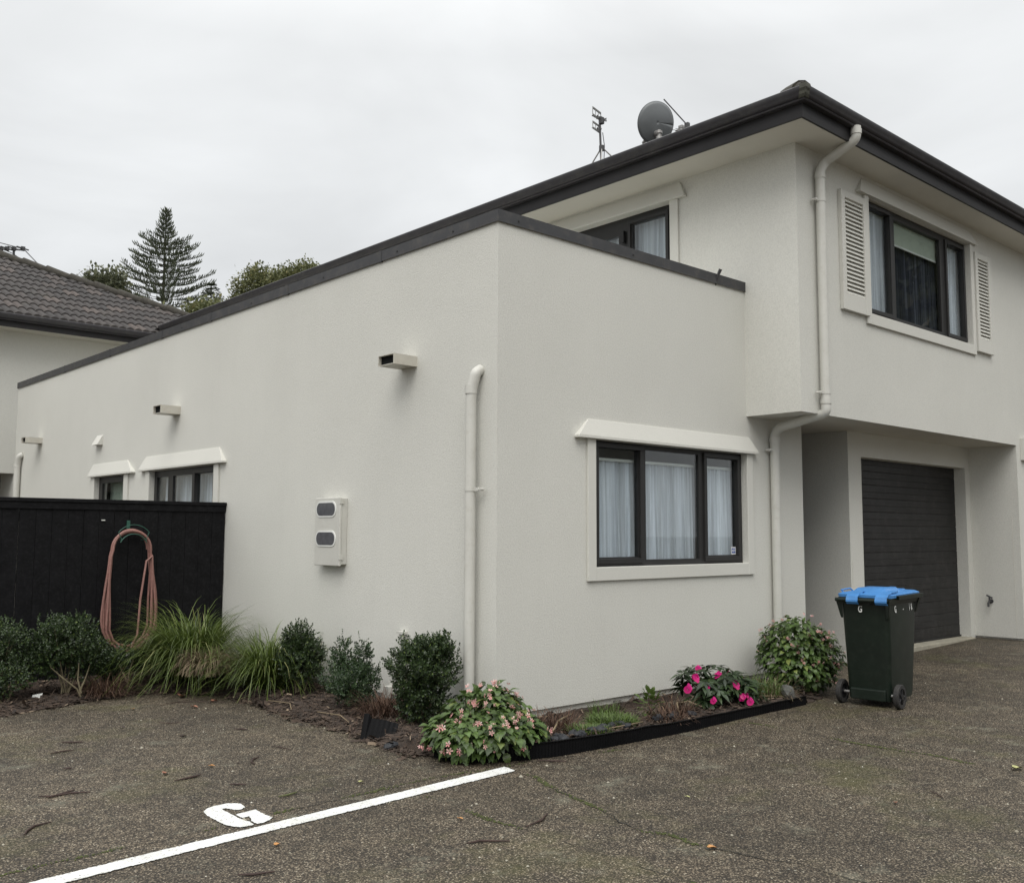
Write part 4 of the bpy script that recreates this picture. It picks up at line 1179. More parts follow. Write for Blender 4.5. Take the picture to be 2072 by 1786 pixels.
# wheels and axle
for sy in (1, -1):
    y0 = sy*.245; y1 = sy*.292; wc = Vector((.05, 0, .105))
    mb = MB(); rows = []
    for (r, y) in ((.070, y0), (.098, y0), (.105, y0+sy*.008), (.105, y1-sy*.008), (.098, y1), (.070, y1), (.066, y0+sy*.02), (.070, y0)):
        rows.append([(wc.x+r*math.cos(a), y, wc.z+r*math.sin(a)) for a in [2*math.pi*i/32 for i in range(33)]])
    mb.sheet(rows)
    w = mb.build('wheel', 'rubber', bn, local=True, smooth=True)
    mb = MB(); mb.tube([(wc.x, y0+sy*.012, wc.z), (wc.x, y1-sy*.012, wc.z)], .069, 24); mb.tube([(wc.x, y0, wc.z), (wc.x, y1+sy*.006, wc.z)], .024, 14)
    for k_ in range(5):
        a = 2*math.pi*k_/5; mb.tube([(wc.x+.02*math.cos(a), y1-sy*.008, wc.z+.02*math.sin(a)), (wc.x+.064*math.cos(a), y1-sy*.008, wc.z+.064*math.sin(a))], .009, 6)
    mb.build('hub', 'hub', w, local=True)
MB().tube([(.05, -.26, .105), (.05, .26, .105)], .012, 10).build('axle', 'galv', bn, local=True, smooth=True)
mb = MB(); mb.hexa([(-.01, -.165, .055), (.10, -.165, .055), (.10, .165, .055), (-.01, .165, .055)], [(-.012, -.165, .15), (.08, -.165, .16), (.08, .165, .16), (-.012, .165, .15)])
mb.build('axle_housing', 'bin_body', body, local=True, bevel=.008)
mb = MB()
for y in (.12, -.04, -.17): mb.box((-.052, y-.02, .885), (-.03, y+.02, .897))
mb.each('rim_rib', 'bin_body', body, local=True)
# stick-on letters
def letter(ch, loc, rot, size=.075): return text_mesh('letter_decal', ch, size, 'white_letter', body, loc, rot, .66)
letter('G', (-.0425, .035, .845), (R(90)-.085, 0, R(-90)), .085)
letter('G', (.12, -.2275, .845), (R(90)-.07, 0, 0), .082)
letter('-', (.30, -.2275, .845), (R(90)-.07, 0, 0), .07)
letter('1', (.45, -.2275, .85), (R(90)-.07, 0, 0), .082)
letter('8', (.50, -.2275, .85), (R(90)-.07, 0, 0), .082)

# ================================================================== PLASTIC BED EDGING
EDG = [(2.84, -.94), (2.55, -.948), (2.28, -.941), (1.70, -.962), (1.11, -.993), (.65, -.98), (.07, -.951), (-.25, -.930), (-.51, -.863), (-.70, -.765), (-.852, -.655), (-.90, -.50), (-.895, -.37)]
def resample(P, st_):
    out_ = []
    for (a, b) in zip(P, P[1:]):
        L = math.dist(a, b); n = max(1, int(L/st_))
        for i in range(n): t = i/n; out_.append((a[0]+(b[0]-a[0])*t, a[1]+(b[1]-a[1])*t))
    out_.append(P[-1]); return out_
ed = resample(EDG, .0125)
rows = [[], [], [], []]
for i, (x, y) in enumerate(ed):
    a = ed[max(0, i-1)]; b = ed[min(len(ed)-1, i+1)]
    dx, dy = b[0]-a[0], b[1]-a[1]; L = math.hypot(dx, dy); nx, ny = -dy/L, dx/L      # outwards
    h = .108 - .036*min(1, max(0, (x+.5)/2.6)); h += .006*mnoise.noise(Vector((x*4, y*4, 0)))
    w = .0035*(1 if (i//1) % 2 else -1)
    lean = .012*mnoise.noise(Vector((x*2, 5, 0)))
    rows[0].append((x+nx*w, y+ny*w, -.02)); rows[1].append((x+nx*(w+lean), y+ny*(w+lean), h-.012)); rows[2].append((x+nx*(.006+lean), y+ny*(.006+lean), h)); rows[3].append((x+nx*(-.006+lean), y+ny*(-.006+lean), h))
e_ = MB().sheet(rows).build('garden_edging', 'edging', fix=False)
sm = e_.modifiers.new('thickness', 'SOLIDIFY'); sm.thickness = .004
tag(e_, 'low black corrugated plastic edging curving round the flower bed', 'edging')
# torn off piece leaning at the corner of the bed
mb = MB(); rows = []
for j in range(2):
    row = []
    for i in range(15):
        u = i/14; base = Vector((-.985+.185*u, .37-.17*u, .003)); top = base+Vector((.07, .05, .15-.03*u))
        p = base.lerp(top, j); row.append((p.x+.004*(i % 2), p.y+.004*(i % 2), p.z + (.03 if (i < 3 and j) else 0)-(.04*max(0, u-.6) if j else 0)))
    rows.append(row)
o = mb.sheet(rows).build('edging_offcut', 'edging', fix=False); o.modifiers.new('t', 'SOLIDIFY').thickness = .004
tag(o, 'torn piece of black corrugated edging standing in the bark at the bed corner', 'edging')

# ================================================================== PLANTS
def rand_dirs(n):
    v = rng.normal(size=(n, 3)); return v/np.linalg.norm(v, axis=1, keepdims=True)
def lobes_points(lobes, n, shell=0.55, rough=0.16):
    """points near the surface of a union of lumpy ellipsoids; returns points, outward directions"""
    vol = np.array([l[1][0]*l[1][1]*l[1][2] for l in lobes])**(2/3); cnt = np.maximum(1, (n*vol/vol.sum()).astype(int))
    P, D = [], []
    for (c, r), k in zip(lobes, cnt):
        d = rand_dirs(k); ph = rng.uniform(0, 6.28, 6)
        lump = 1 + rough*(np.sin(d[:, 0]*4+ph[0])*np.sin(d[:, 1]*5+ph[1]) + .7*np.sin(d[:, 2]*6+ph[2]+d[:, 0]*3) + .5*np.sin(d[:, 1]*9+ph[3])*np.sin(d[:, 2]*9+ph[4]))
        s = (shell + (1-shell)*rng.random(k)**0.6)*lump
        P.append(np.array(c)+d*np.array(r)*s[:, None]); D.append(d/np.array(r)/np.linalg.norm(d/np.array(r), axis=1, keepdims=True))
    return np.vstack(P), np.vstack(D)

LEAF_T = [(0, 0, 0), (.30, .30, .07), (.33, .62, .05), (0, 1.0, -.10), (-.33, .62, .05), (-.30, .30, .07), (0, .55, -.02)]
LEAF_F = [(0, 1, 6), (1, 2, 6), (2, 3, 6), (3, 4, 6), (4, 5, 6), (5, 0, 6)]
KITE_T = [(0, 0, 0), (.33, .5, .09), (0, 1, 0), (-.33, .5, .09)]
KITE_F = [(0, 1, 2), (0, 2, 3)]

def box_shrub(base, lobes, ntw, leaf, label, mat='box_leaf', stems=(), group=None, sprigs=0, dark=None):
    t = thing('box_shrub', label, 'shrub', base, 0, group)
    lobes = [((base[0]+c[0], base[1]+c[1], base[2]+c[2]), r) for c, r in lobes]
    P, D = lobes_points(lobes, ntw, .45, .17)
    if sprigs:
        Q, E_ = lobes_points(lobes, sprigs*3, .95, .1); k = rng.permutation(np.nonzero(E_[:, 2] > -.1)[0])[:sprigs]; Q, E_ = Q[k], E_[k]
        Q = Q + E_*rng.uniform(.0, .04, (len(Q), 1)); E_ = E_*.6+np.array([0, 0, .8]); P = np.vstack([P, Q]); D = np.vstack([D, E_])
    keep = P[:, 2] > base[2]+.03
    P, D = P[keep], D[keep]
    td = D*.8 + np.array([0, 0, .55]) + rng.normal(size=P.shape)*.35
    td /= np.linalg.norm(td, axis=1, keepdims=True)
    pos, fw_, up_, sc_ = [], [], [], []
    per = 11
    ref = np.cross(td, rng.normal(size=P.shape)); ref /= np.linalg.norm(ref, axis=1, keepdims=True)
    ref2 = np.cross(td, ref)
    L = rng.uniform(.05, .095, len(P))*(leaf/.024)
    for i in range(per):
        f = (i+.3)/per; a = i*2.4
        pos.append(P + td*(L*f)[:, None] - td*(L*.5)[:, None]); o = ref*math.cos(a)+ref2*math.sin(a)
        fw_.append(o*(.95-.5*f)+td*(.45+.6*f) + rng.normal(size=P.shape)*.12); up_.append(td+o*.1+rng.normal(size=P.shape)*.2); sc_.append(rng.uniform(.75, 1.2, len(P))*leaf*(1-.25*f))
    scatter('leaves', KITE_T, KITE_F, np.vstack(pos), np.vstack(fw_), np.vstack(up_), np.concatenate(sc_), mat, t)
    mb = MB(); r_ = random.Random(len(P))
    hub = [l for l in lobes]
    for k_ in range(9):
        c, rr = hub[k_ % len(hub)]
        e_ = (c[0]+r_.uniform(-.7, .7)*rr[0], c[1]+r_.uniform(-.7, .7)*rr[1], c[2]+r_.uniform(-.2, .7)*rr[2])
        b_ = (base[0]+r_.uniform(-.03, .03), base[1]+r_.uniform(-.03, .03), base[2]-.03)
        mid = ((b_[0]*.6+e_[0]*.4)+r_.uniform(-.03, .03), (b_[1]*.6+e_[1]*.4)+r_.uniform(-.03, .03), b_[2]*.5+e_[2]*.5)
        mb.tube([b_, mid, e_], [.008, .005, .002], 6)
    for s in stems: mb.tube([(base[0]+p[0], base[1]+p[1], base[2]+p[2]) for p in s], [.011]+[.007]*(len(s)-2)+[.003], 7)
    mb.build('stems', 'bark', t, smooth=True)
    return t
G1 = 'small leaved dark green shrubs along the bed'
box_shrub((-2.56, 3.66, .03), [((-.12, .1, .40), (.40, .32, .28)), ((.04, 0, .54), (.20, .20, .17)), ((0, -.1, .24), (.27, .25, .17))], 1150, .026, 'dark shrub cut off by the left edge, beside the white paper scrap', group=G1, sprigs=50,
          stems=[[(0.05, -.18, -.02), (-.06, -.12, .12), (-.12, -.05, .30)], [(0.05, -.18, -.02), (.12, -.15, .15), (.2, -.05, .28)]])
box_shrub((-1.99, 3.60, .03), [((.0, .10, .46), (.30, .27, .22)), ((-.16, .08, .36), (.18, .19, .20)), ((.17, .06, .34), (.19, .2, .22)), ((-.04, .05, .60), (.14, .14, .11)), ((.13, .06, .60), (.12, .12, .11))], 1400, .026,
          'wide dark rounded shrub with forked pale stem, below and left of the hose', group=G1, sprigs=70,
          stems=[[(.10, -.20, -.04), (.05, -.17, .08), (-.06, -.12, .18), (-.15, -.05, .28)], [(.08, -.19, .04), (.06, -.15, .16), (.09, -.08, .34)], [(.07, -.18, .06), (.13, -.13, .15), (.20, -.05, .28)]])
box_shrub((-1.50, 3.62, .03), [((.02, .03, .30), (.16, .14, .09)), ((-.10, .12, .26), (.14, .14, .13)), ((.0, .14, .17), (.16, .14, .13))], 470, .024,
          'small thin shrub with bare pale stem directly under the hose coil', group=G1, sprigs=40,
          stems=[[(.04, -.10, -.02), (.05, -.09, .09), (.08, -.05, .19), (.13, 0, .27)], [(.045, -.09, .08), (.01, -.05, .18), (-.03, 0, .28)]])
box_shrub((-.42, 2.20, .03), [((0, .02, .50), (.135, .14, .15)), ((.02, 0, .30), (.20, .19, .19)), ((.06, -.12, .40), (.10, .10, .15)), ((-.04, .06, .36), (.14, .13, .18))], 900, .026,
          'upright shrub between the tussock grass and the two-tipped shrub', group=G1, sprigs=60)
box_shrub((-.42, 1.37, .03), [((-.02, .12, .42), (.085, .09, .15)), ((.05, -.10, .41), (.08, .08, .15)), ((.0, .0, .25), (.23, .24, .18)), ((-.03, -.12, .20), (.18, .16, .16))], 900, .024,
          'bluish green shrub with two separate upright tips, under the meter box', mat='box_leaf2', group=G1, sprigs=60)
box_shrub((-.38, .42, .03), [((0, 0, .42), (.27, .27, .22)), ((0, 0, .55), (.22, .21, .10)), ((.07, -.15, .60), (.08, .08, .09)), ((0, 0, .20), (.20, .20, .17))], 1500, .027,
          'dense ball shaped shrub with a few yellow leaves beside the front downpipe', group=G1, sprigs=90)

def tussock(name, base, n, L0, spread, label, mat='grass', cat='grass tussock', wid=.0042, lean=(0, 0), droop=1.0, upr=.25, seg_=7, rr=.10, group=None, z0=0):
    t = thing(name, label, cat, base, 0, group)
    mb_v = []; faces = []
    a = rng.uniform(0, 2*math.pi, n); tilt = np.abs(rng.normal(0, 1, n))*.33*spread + .06
    L = L0*rng.uniform(.6, 1.1, n); r0 = rr*np.sqrt(rng.random(n))
    px = base[0]+r0*np.cos(a); py = base[1]+r0*np.sin(a); pz = np.full(n, base[2]-.01+z0)
    a = a + rng.normal(0, .8, n)
    th = tilt.copy()
    V = np.zeros((n, seg_+1, 2, 3))
    dr = droop*rng.uniform(.7, 1.5, n)
    lx, ly = lean
    x, y, z = px.copy(), py.copy(), pz.copy()
    for s in range(seg_+1):
        f = s/seg_
        w = wid*(1-f)**.7*np.ones(n)+.0004
        sx, sy = -np.sin(a), np.cos(a)
        V[:, s, 0, 0] = x+sx*w; V[:, s, 0, 1] = y+sy*w; V[:, s, 0, 2] = z
        V[:, s, 1, 0] = x-sx*w; V[:, s, 1, 1] = y-sy*w; V[:, s, 1, 2] = z
        stp = L/seg_
        x = x+np.sin(th)*np.cos(a)*stp+lx*stp*f; y = y+np.sin(th)*np.sin(a)*stp+ly*stp*f
        z = np.maximum(z+np.cos(th)*stp, base[2]+.01*rng.random(n))
        th = np.minimum(th + dr*(upr+f*1.0)*1.9/seg_, 2.9)
    V = V.reshape(n, -1, 3); tf = [(2*i, 2*i+2, 2*i+3, 2*i+1) for i in range(seg_)]
    V = V - np.array(base)
    me = bpy.data.meshes.new(name+'_blades'); k = V.shape[1]
    me.vertices.add(n*k); me.vertices.foreach_set('co', V.reshape(-1))
    flat = np.array(tf).reshape(-1); loops = (flat[None]+(np.arange(n)*k)[:, None]).reshape(-1)
    me.loops.add(len(loops)); me.loops.foreach_set('vertex_index', loops)
    np_ = n*len(tf); me.polygons.add(np_); me.polygons.foreach_set('loop_start', np.arange(np_)*4); me.polygons.foreach_set('loop_total', np.full(np_, 4))
    me.update(calc_edges=True); me.materials.append(M[mat])
    o = bpy.data.objects.new('blades', me); COL.objects.link(o); o.parent = t
    return t
tussock('tussock_grass', (-.74, 3.72, .03), 1500, 1.04, 1.4, 'large arching green tussock in the corner of fence and wall, left one of the pair', rr=.19, droop=1.6, lean=(-.16, -.14), wid=.0068)
tussock('tussock_grass', (-.46, 2.72, .03), 950, .78, 1.35, 'smaller arching green tussock right of the dead thatch, against the wall', rr=.16, droop=1.55, lean=(-.14, -.16), wid=.0068)
tussock('dead_thatch', (-.86, 3.08, .20), 800, .36, 1.8, 'tan dead grass thatch hanging between the two green tussocks', 'dry', 'dead grass', rr=.14, droop=1.9, lean=(-.3, -.3), wid=.005)
o = tussock('dead_fern', (-1.68, 3.50, .03), 420, .30, 2.6, 'tangle of brown dead stems left of the bare stemmed shrub', 'brown', 'dead plant', wid=.003, rr=.15, droop=1.3)
tussock('dead_fern', (-.42, .86, .03), 520, .30, 2.4, 'tangle of brown dead stems between the last two shrubs by the junction box', 'brown', 'dead plant', wid=.003, rr=.17, droop=1.2)
tussock('dead_fern', (1.35, -.66, .06), 260, .20, 2.6, 'small tangle of brown stems in the right bed left of the magenta flowers', 'brown', 'dead plant', wid=.003, rr=.12, droop=1.2)
tussock('dead_fern', (.22, -.42, .06), 260, .20, 2.6, 'brown stems lying in the right bed next to the front flowering bush', 'brown', 'dead plant', wid=.003, rr=.16, droop=1.2)

# flowering bushes with toothed leaves
def toothed():
    # half outline of a pointed, toothed leaf; spine arched, tip hanging
    half = [(.0, .0), (.20, .06), (.26, .20), (.34, .24), (.32, .40), (.36, .46), (.28, .58), (.29, .66), (.17, .76), (.15, .84), (0, 1.06)]
    V, F = [], []
    def zc(y): return .10*math.sin(math.pi*min(y, 1)) - .22*max(0, y-.45)
    n = len(half)
    for (x, y) in half: V.append((0, y, zc(y)))
    for (x, y) in half: V.append((x, y, zc(y)+.10*x))
    for (x, y) in half: V.append((-x, y, zc(y)+.10*x))
    for i in range(n-1):
        F.append((i, n+i, n+i+1, i+1) if 0 < i < n-2 else ((i, n+i+1, i+1) if i == 0 else (i, n+i, i+1)))
        F.append((i, i+1, 2*n+i+1, 2*n+i) if 0 < i < n-2 else ((i, i+1, 2*n+i+1) if i == 0 else (i, i+1, 2*n+i)))
    return V, F
TOOTH = toothed()
LANCE_T = [(0, 0, 0), (.11, .25, .03), (.15, .5, .05), (.09, .8, .0), (0, 1.05, -.08), (-.09, .8, .0), (-.15, .5, .05), (-.11, .25, .03), (0, .25, .0), (0, .5, .015), (0, .8, -.02)]
LANCE_F = [(0, 1, 8), (8, 1, 2, 9), (9, 2, 3, 10), (10, 3, 4), (0, 8, 7), (8, 9, 6, 7), (9, 10, 5, 6), (10, 4, 5)]

def petals(n, L, w, cup, hang, rnd):
    """flower of n petals about local z"""
    V, F = [], []
    for i in range(n):
        a = 2*math.pi*i/n + rnd.uniform(-.15, .15); l = L*rnd.uniform(.85, 1.1)
        ca, sa = math.cos(a), math.sin(a)
        def P(r, s, z): return (ca*r-sa*s, sa*r+ca*s, z)
        k = len(V)
        V += [P(.06*L, 0, 0), P(l*.45, w*.42, cup*.35*L), P(l*.8, w*.5, cup*.7*L), P(l, w*.15, cup*L*.8), P(l, -w*.15, cup*L*.8), P(l*.8, -w*.5, cup*.7*L), P(l*.45, -w*.42, cup*.35*L), P(l*.5, 0, cup*.2*L)]
        F += [(k, k+1, k+7), (k+1, k+2, k+3, k+7), (k+3, k+4, k+7), (k+4, k+5, k+6, k+7), (k+6, k, k+7)]
    return V, F
def flower_mesh(name, mats, n, L, w, cup, seed, cluster=1, spread=.02):
    r_ = random.Random(seed); V, F = [], []
    for c in range(cluster):
        v, f = petals(n, L*r_.uniform(.7, 1.1), w, cup, 0, r_)
        off = Vector((r_.uniform(-spread, spread), r_.uniform(-spread, spread), r_.uniform(-spread*.5, spread*.5))) if cluster > 1 else Vector((0, 0, 0))
        rot = Matrix.Rotation(r_.uniform(-.7, .7), 3, 'X') @ Matrix.Rotation(r_.uniform(-.7, .7), 3, 'Y')
        k = len(V); V += [tuple(rot @ Vector(p)+off) for p in v]; F += [tuple(k+i for i in q) for q in f]
    me = bpy.data.meshes.new(name); me.from_pydata(V, [], F); me.materials.append(M[mats]); return me

def flowering_bush(base, lobes, nl, leaf, nfl, label, seed, fscale=1.0, cam_side=(-.66, -.75, .3)):
    t = thing('flowering_bush', label, 'flowering bush', base, 0, 'pale pink flowering bushes in the bed')
    lb = [((base[0]+c[0], base[1]+c[1], base[2]+c[2]), r) for c, r in lobes]
    P, D = lobes_points(lb, nl, .72, .08)
    keep = P[:, 2] > base[2]+.01; P, D = P[keep], D[keep]
    fw_ = D*np.array([1, 1, .35]) + np.array([0, 0, -.55]) + rng.normal(size=P.shape)*.28
    up_ = D*.8+np.array([0, 0, .8]) + rng.normal(size=P.shape)*.22
    scatter('leaves', TOOTH[0], TOOTH[1], P, fw_, up_, rng.uniform(.65, 1.15, len(P))*leaf, 'begonia', t)
    mb = MB(); r_ = random.Random(seed)
    for k_ in range(16):
        c, rr = lb[k_ % len(lb)]
        e_ = (c[0]+r_.uniform(-.8, .8)*rr[0], c[1]+r_.uniform(-.8, .8)*rr[1], c[2]+r_.uniform(-.1, .8)*rr[2])
        mb.tube([(base[0]+r_.uniform(-.06, .06), base[1]+r_.uniform(-.06, .06), base[2]-.02), (base[0]*.4+e_[0]*.6, base[1]*.4+e_[1]*.6, base[2]*.5+e_[2]*.5), e_], [.006, .005, .002], 5)
    mb.build('stems', 'twig', t)
    meshes = [flower_mesh('pink_flower', 'pinkpetal', 5, .024, .011, .35, seed+i, cluster=(1, 2, 2, 3)[i], spread=.04) for i in range(4)]
    Q, E_ = lobes_points(lb, nfl*9, .97, .08)
    cs = np.array(cam_side); score = E_ @ cs
    ok = (score > -.15) & (Q[:, 2] > base[2]+.06)
    k_ = rng.permutation(np.nonzero(ok)[0])
    inner = [i for i in k_ if not any(sum(((Q[i]-np.array(c))/np.array(r))**2) < .62 for c, r in lb)][:nfl]
    Q, E_ = Q[inner], E_[inner]
    for i, (q, e) in enumerate(zip(Q, E_)):
        me = meshes[(i*7+i//3) % 4]
        o = bpy.data.objects.new('flower', me); COL.objects.link(o); o.parent = t
        p = q + e*.035 - np.array(base); o.location = p
        d = Vector(e)+Vector((0, 0, -.25))+Vector(rng.normal(size=3)*.3)
        o.rotation_euler = d.to_track_quat('Z', 'Y').to_euler(); o.scale = (fscale*rng.uniform(.8, 1.15),)*3
    return t
flowering_bush((-.55, -.41, .04), [((-.14, -.02, .11), (.26, .24, .13)), ((.08, -.14, .12), (.27, .25, .14)), ((.18, .0, .20), (.21, .21, .16)), ((.18, .05, .27), (.19, .17, .11)), ((.04, .10, .24), (.15, .12, .10)), ((-.02, -.30, .10), (.26, .18, .12)), ((-.24, -.18, .09), (.18, .18, .12)), ((.16, -.30, .10), (.18, .16, .12))], 2600, .072, 72,
               'largest pale pink flowering bush spilling over the edging at the front corner', 21, .85)
flowering_bush((3.40, -.50, .03), [((0, 0, .33), (.36, .35, .30)), ((.02, .02, .45), (.30, .29, .23)), ((-.05, -.12, .2), (.34, .28, .2)), ((.22, -.1, .3), (.22, .24, .25))], 2700, .064, 48,
               'rounded pale pink flowering bush against the bin under the right downpipe', 33, .8)

# magenta impatiens
t = thing('magenta_flower_plant', 'low dark leaved plant with bright magenta flowers in the right bed', 'flowering plant', (1.95, -.62, .06))
b3 = np.array([1.95, -.62, .06])
lb = [((1.95, -.60, .22), (.26, .22, .18)), ((1.75, -.55, .26), (.16, .16, .14)), ((2.12, -.68, .18), (.22, .2, .15)), ((1.98, -.72, .12), (.28, .16, .12))]
P, D = lobes_points(lb, 110, .8, .1); k = P[:, 2] > .10; P, D = P[k], D[k]
pos, fw_, up_, sc_ = [], [], [], []
for p, d in zip(P, D):
    n = 8; ph = rng.uniform(0, 6.28); ax = d*.6+np.array([0, 0, .8]); ax /= np.linalg.norm(ax)
    r1 = np.cross(ax, [1, .2, 0]); r1 /= np.linalg.norm(r1); r2 = np.cross(ax, r1)
    for i in range(n):
        a = ph+2*math.pi*i/n; o = r1*math.cos(a)+r2*math.sin(a)
        pos.append(p+o*.006-ax*.02*rng.random()); fw_.append(o+ax*rng.uniform(-.45, .25)); up_.append(ax); sc_.append(rng.uniform(.085, .135))
scatter('leaves', LANCE_T, LANCE_F, pos, fw_, up_, np.array(sc_), 'impatiens', t)
mb = MB()
for c, r_ in lb:
    for k_ in range(5): mb.tube([tuple(b3+rng.normal(size=3)*[.04, .04, 0]), (c[0]+rng.uniform(-.1, .1), c[1]+rng.uniform(-.1, .1), c[2]+.05)], [.006, .003], 6)
mb.build('stems', 'twig', t)
mm = [flower_mesh('magenta_flower', 'magenta', 5, .034, .036, .12, 50+i, cluster=2, spread=.014) for i in range(3)]
for i, (fx, fy, fz, s) in enumerate(((1.739, -0.600, 0.380, 0.8), (1.559, -0.700, 0.334, 1.05), (1.856, -0.720, 0.325, 1), (1.368, -0.780, 0.267, 1.1), (1.972, -0.800, 0.249, 1.1), (2.167, -0.760, 0.247, 0.85), (1.537, -0.900, 0.171, 0.8), (2.039, -0.860, 0.160, 0.75), (1.967, -0.880, 0.142, 0.9), (2.021, -0.920, 0.113, 1), (2.214, -0.550, 0.308, 0.6), (1.710, -0.720, 0.234, 0.6))):
    p = Vector((fx, fy, fz)); o = bpy.data.objects.new('flower', mm[i % 3]); COL.objects.link(o); o.parent = t
    o.location = p - Vector(b3); d = Vector((-.62, -.66, .5))+Vector(rng.normal(size=3)*.2); o.rotation_euler = d.to_track_quat('Z', 'Y').to_euler(); o.scale = (s,)*3

# weeds and small plants
tussock('weed_clump', (.62, -.62, .065), 900, .10, 2.0, 'bright green low weed mat in the middle of the right bed', 'weed', 'weeds', wid=.004, rr=.19, droop=1.3, seg_=4)
tussock('weed_clump', (.27, -.72, .065), 500, .08, 2.2, 'flat yellowish green weed clump behind the edging near the front bush', 'weed', 'weeds', wid=.005, rr=.15, droop=1.3, seg_=4)
tussock('weed_clump', (.85, -.35, .065), 160, .13, 1.2, 'sparse tall weed at the wall foot behind the green weed mat', 'weed', 'weeds', wid=.003, rr=.12, droop=.8, seg_=4)
tussock('grass_weeds', (2.55, -.62, .065), 300, .27, 1.5, 'pale stalked grass weeds left of the bush by the bin', 'weed', 'weeds', wid=.0035, rr=.2, droop=1.1)
tussock('grass_weeds', (2.62, -.72, .065), 130, .26, 1.7, 'bleached drooping grass stalks mixed into the weeds near the grey rock', 'dry', 'dead grass', wid=.003, rr=.18, droop=1.4)
t = thing('seedling_plant', 'small broad leaved green seedling in the right bed near the wall', 'plant', (1.25, -.48, .065))
P, D = lobes_points([((1.25, -.48, .14), (.10, .09, .10))], 60, .4, .1)
scatter('leaves', LEAF_T, LEAF_F, P, D+np.array([0, 0, .5]), D*.3+np.array([0, 0, 1]), rng.uniform(.04, .07, len(P)), 'weed', t)
mb = MB()
for k_ in range(6): mb.tube([(1.25, -.48, .05), tuple(P[k_*7])], [.004, .002], 5)
mb.build('stems', 'twig', t)
# pale branches lying in the right bed
for pth, lab in (([(.0, -.62, .09), (.2, -.48, .12), (.45, -.36, .12)], 'pale dead stick lying in the right bed beside the front bush'),
                 ([(1.25, -.78, .08), (1.42, -.62, .13), (1.6, -.60, .12), (1.66, -.72, .08)], 'pale forked dead stick in the right bed left of the magenta flowers')):
    tag(MB().tube(pth, [.006, .007, .006, .004][:len(pth)], 6).build('fallen_stick', 'dry', smooth=True), lab, 'stick')

tussock('dead_fern', (1.05, -.80, .06), 200, .18, 2.6, 'low brown stems between the slate stones and the small seedling', 'brown', 'dead plant', wid=.003, rr=.14, droop=1.3)
for pth, lab in (([(.35, -.80, .085), (.60, -.86, .10), (.78, -.80, .085)], 'thin pale stalk lying on the slate stones behind the edging'),
                 ([(2.1, -.88, .085), (2.35, -.80, .11), (2.6, -.86, .09)], 'pale stalk lying right of the magenta flowers'),
                 ([(-.75, 1.35, .05), (-.72, 1.05, .06), (-.8, .8, .05)], 'long pale stalk lying on the bark below the two-tipped shrub'),
                 ([(-.78, 2.1, .05), (-.74, 1.8, .06), (-.84, 1.6, .045)], 'pale stalk lying on the bark below the upright shrub')):
    tag(MB().tube(pth, [.004, .005, .003], 6).build('fallen_stick', 'dry', smooth=True), lab, 'stick')

def stone(loc, r, mat, name, label, cat, group=None, seed=0, flat=.6):
    bm = bmesh.new(); bmesh.ops.create_icosphere(bm, subdivisions=2, radius=1)
    for v in bm.verts:
        n = 1+.28*mnoise.noise(v.co*1.3+Vector((seed, 0, 0)))+.15*mnoise.noise(v.co*3+Vector((0, seed, 0)))
        v.co = Vector((v.co.x*r*n, v.co.y*r*n*.75, v.co.z*r*n*flat))
    me = bpy.data.meshes.new(name); bm.to_mesh(me); bm.free(); me.materials.append(M[mat])
    o = bpy.data.objects.new(name, me); COL.objects.link(o); o.location = loc; o.rotation_euler = (rng.uniform(-.3, .3), rng.uniform(-.3, .3), rng.uniform(0, 6))
    return tag(o, label, cat, group)
for i in range(30):
    x = rng.uniform(-.22, .62) if i < 21 else rng.uniform(.9, 1.35); y = (-.86+rng.uniform(0, .12)) if i < 21 else -.86+rng.uniform(0, .16)
    stone((x, y, .082+rng.uniform(0, .012)), rng.uniform(.025, .05), 'slate', 'slate_stone', 'small black slate stone in the heap behind the edging, nearest the front bush' if i < 21 else 'small black slate stone in the sparse patch left of the magenta flowers', 'stone', 'black slate stones near the front bush' if i < 21 else 'black slate stones near the magenta flowers', i)
stone((2.72, -.83, .10), .085, 'rock', 'garden_rock', 'grey rough rock beside the bush at the end of the edging', 'rock', seed=77, flat=.95)
stone((-.965, .02, .02), .065, 'slate', 'slate_stone', 'single flat blue-black slate piece at the front corner of the bark bed', 'stone', seed=5, flat=.35)

# bark litter on the beds: stuff
N = 15000
P = []
while len(P) < N:
    x = rng.uniform(-3.4, 3.5); y = rng.uniform(-1.0, 4.5)
    if not inside(x, y) or (x > -.01 and y > .0): continue
    d = edge_dist(x, y)
    if x > -.9 and y < -.3 and d < .05: continue          # clear of the plastic edging
    P.append((x, y, bed_z(x, y)+rng.uniform(0, .012)))
for k_ in range(900):       # spill over the edge of the left bed
    a = rng.integers(17, 25); p, q = BED[a], BED[(a+1) % len(BED)]; tt = rng.random(); o = abs(rng.normal(0, .05))
    P.append((p[0]*(1-tt)+q[0]*tt - o*.8, p[1]*(1-tt)+q[1]*tt - o*.7*(1 if a > 22 else .2), .006+rng.uniform(0, .004)))
P = np.array(P); n = len(P)
fw_ = rng.normal(size=(n, 3))*np.array([1, 1, .22]); up_ = rng.normal(size=(n, 3))*.35+np.array([0, 0, 1])
CH_T = [(-.16, 0, 0), (.16, .05, .02), (.20, .9, .04), (-.12, 1, 0), (0, .5, .10)]
CH_F = [(0, 1, 4), (1, 2, 4), (2, 3, 4), (3, 0, 4)]
sc_ = rng.gamma(2.2, .012, n)+.008; sc_[P[:, 0] > -.1] *= 1.15
o = scatter('bark_litter', CH_T, CH_F, P, fw_, up_, sc_, 'chips'); tag(o, 'brown bark chips and dry leaf litter over the beds', 'bark mulch', kind='stuff')
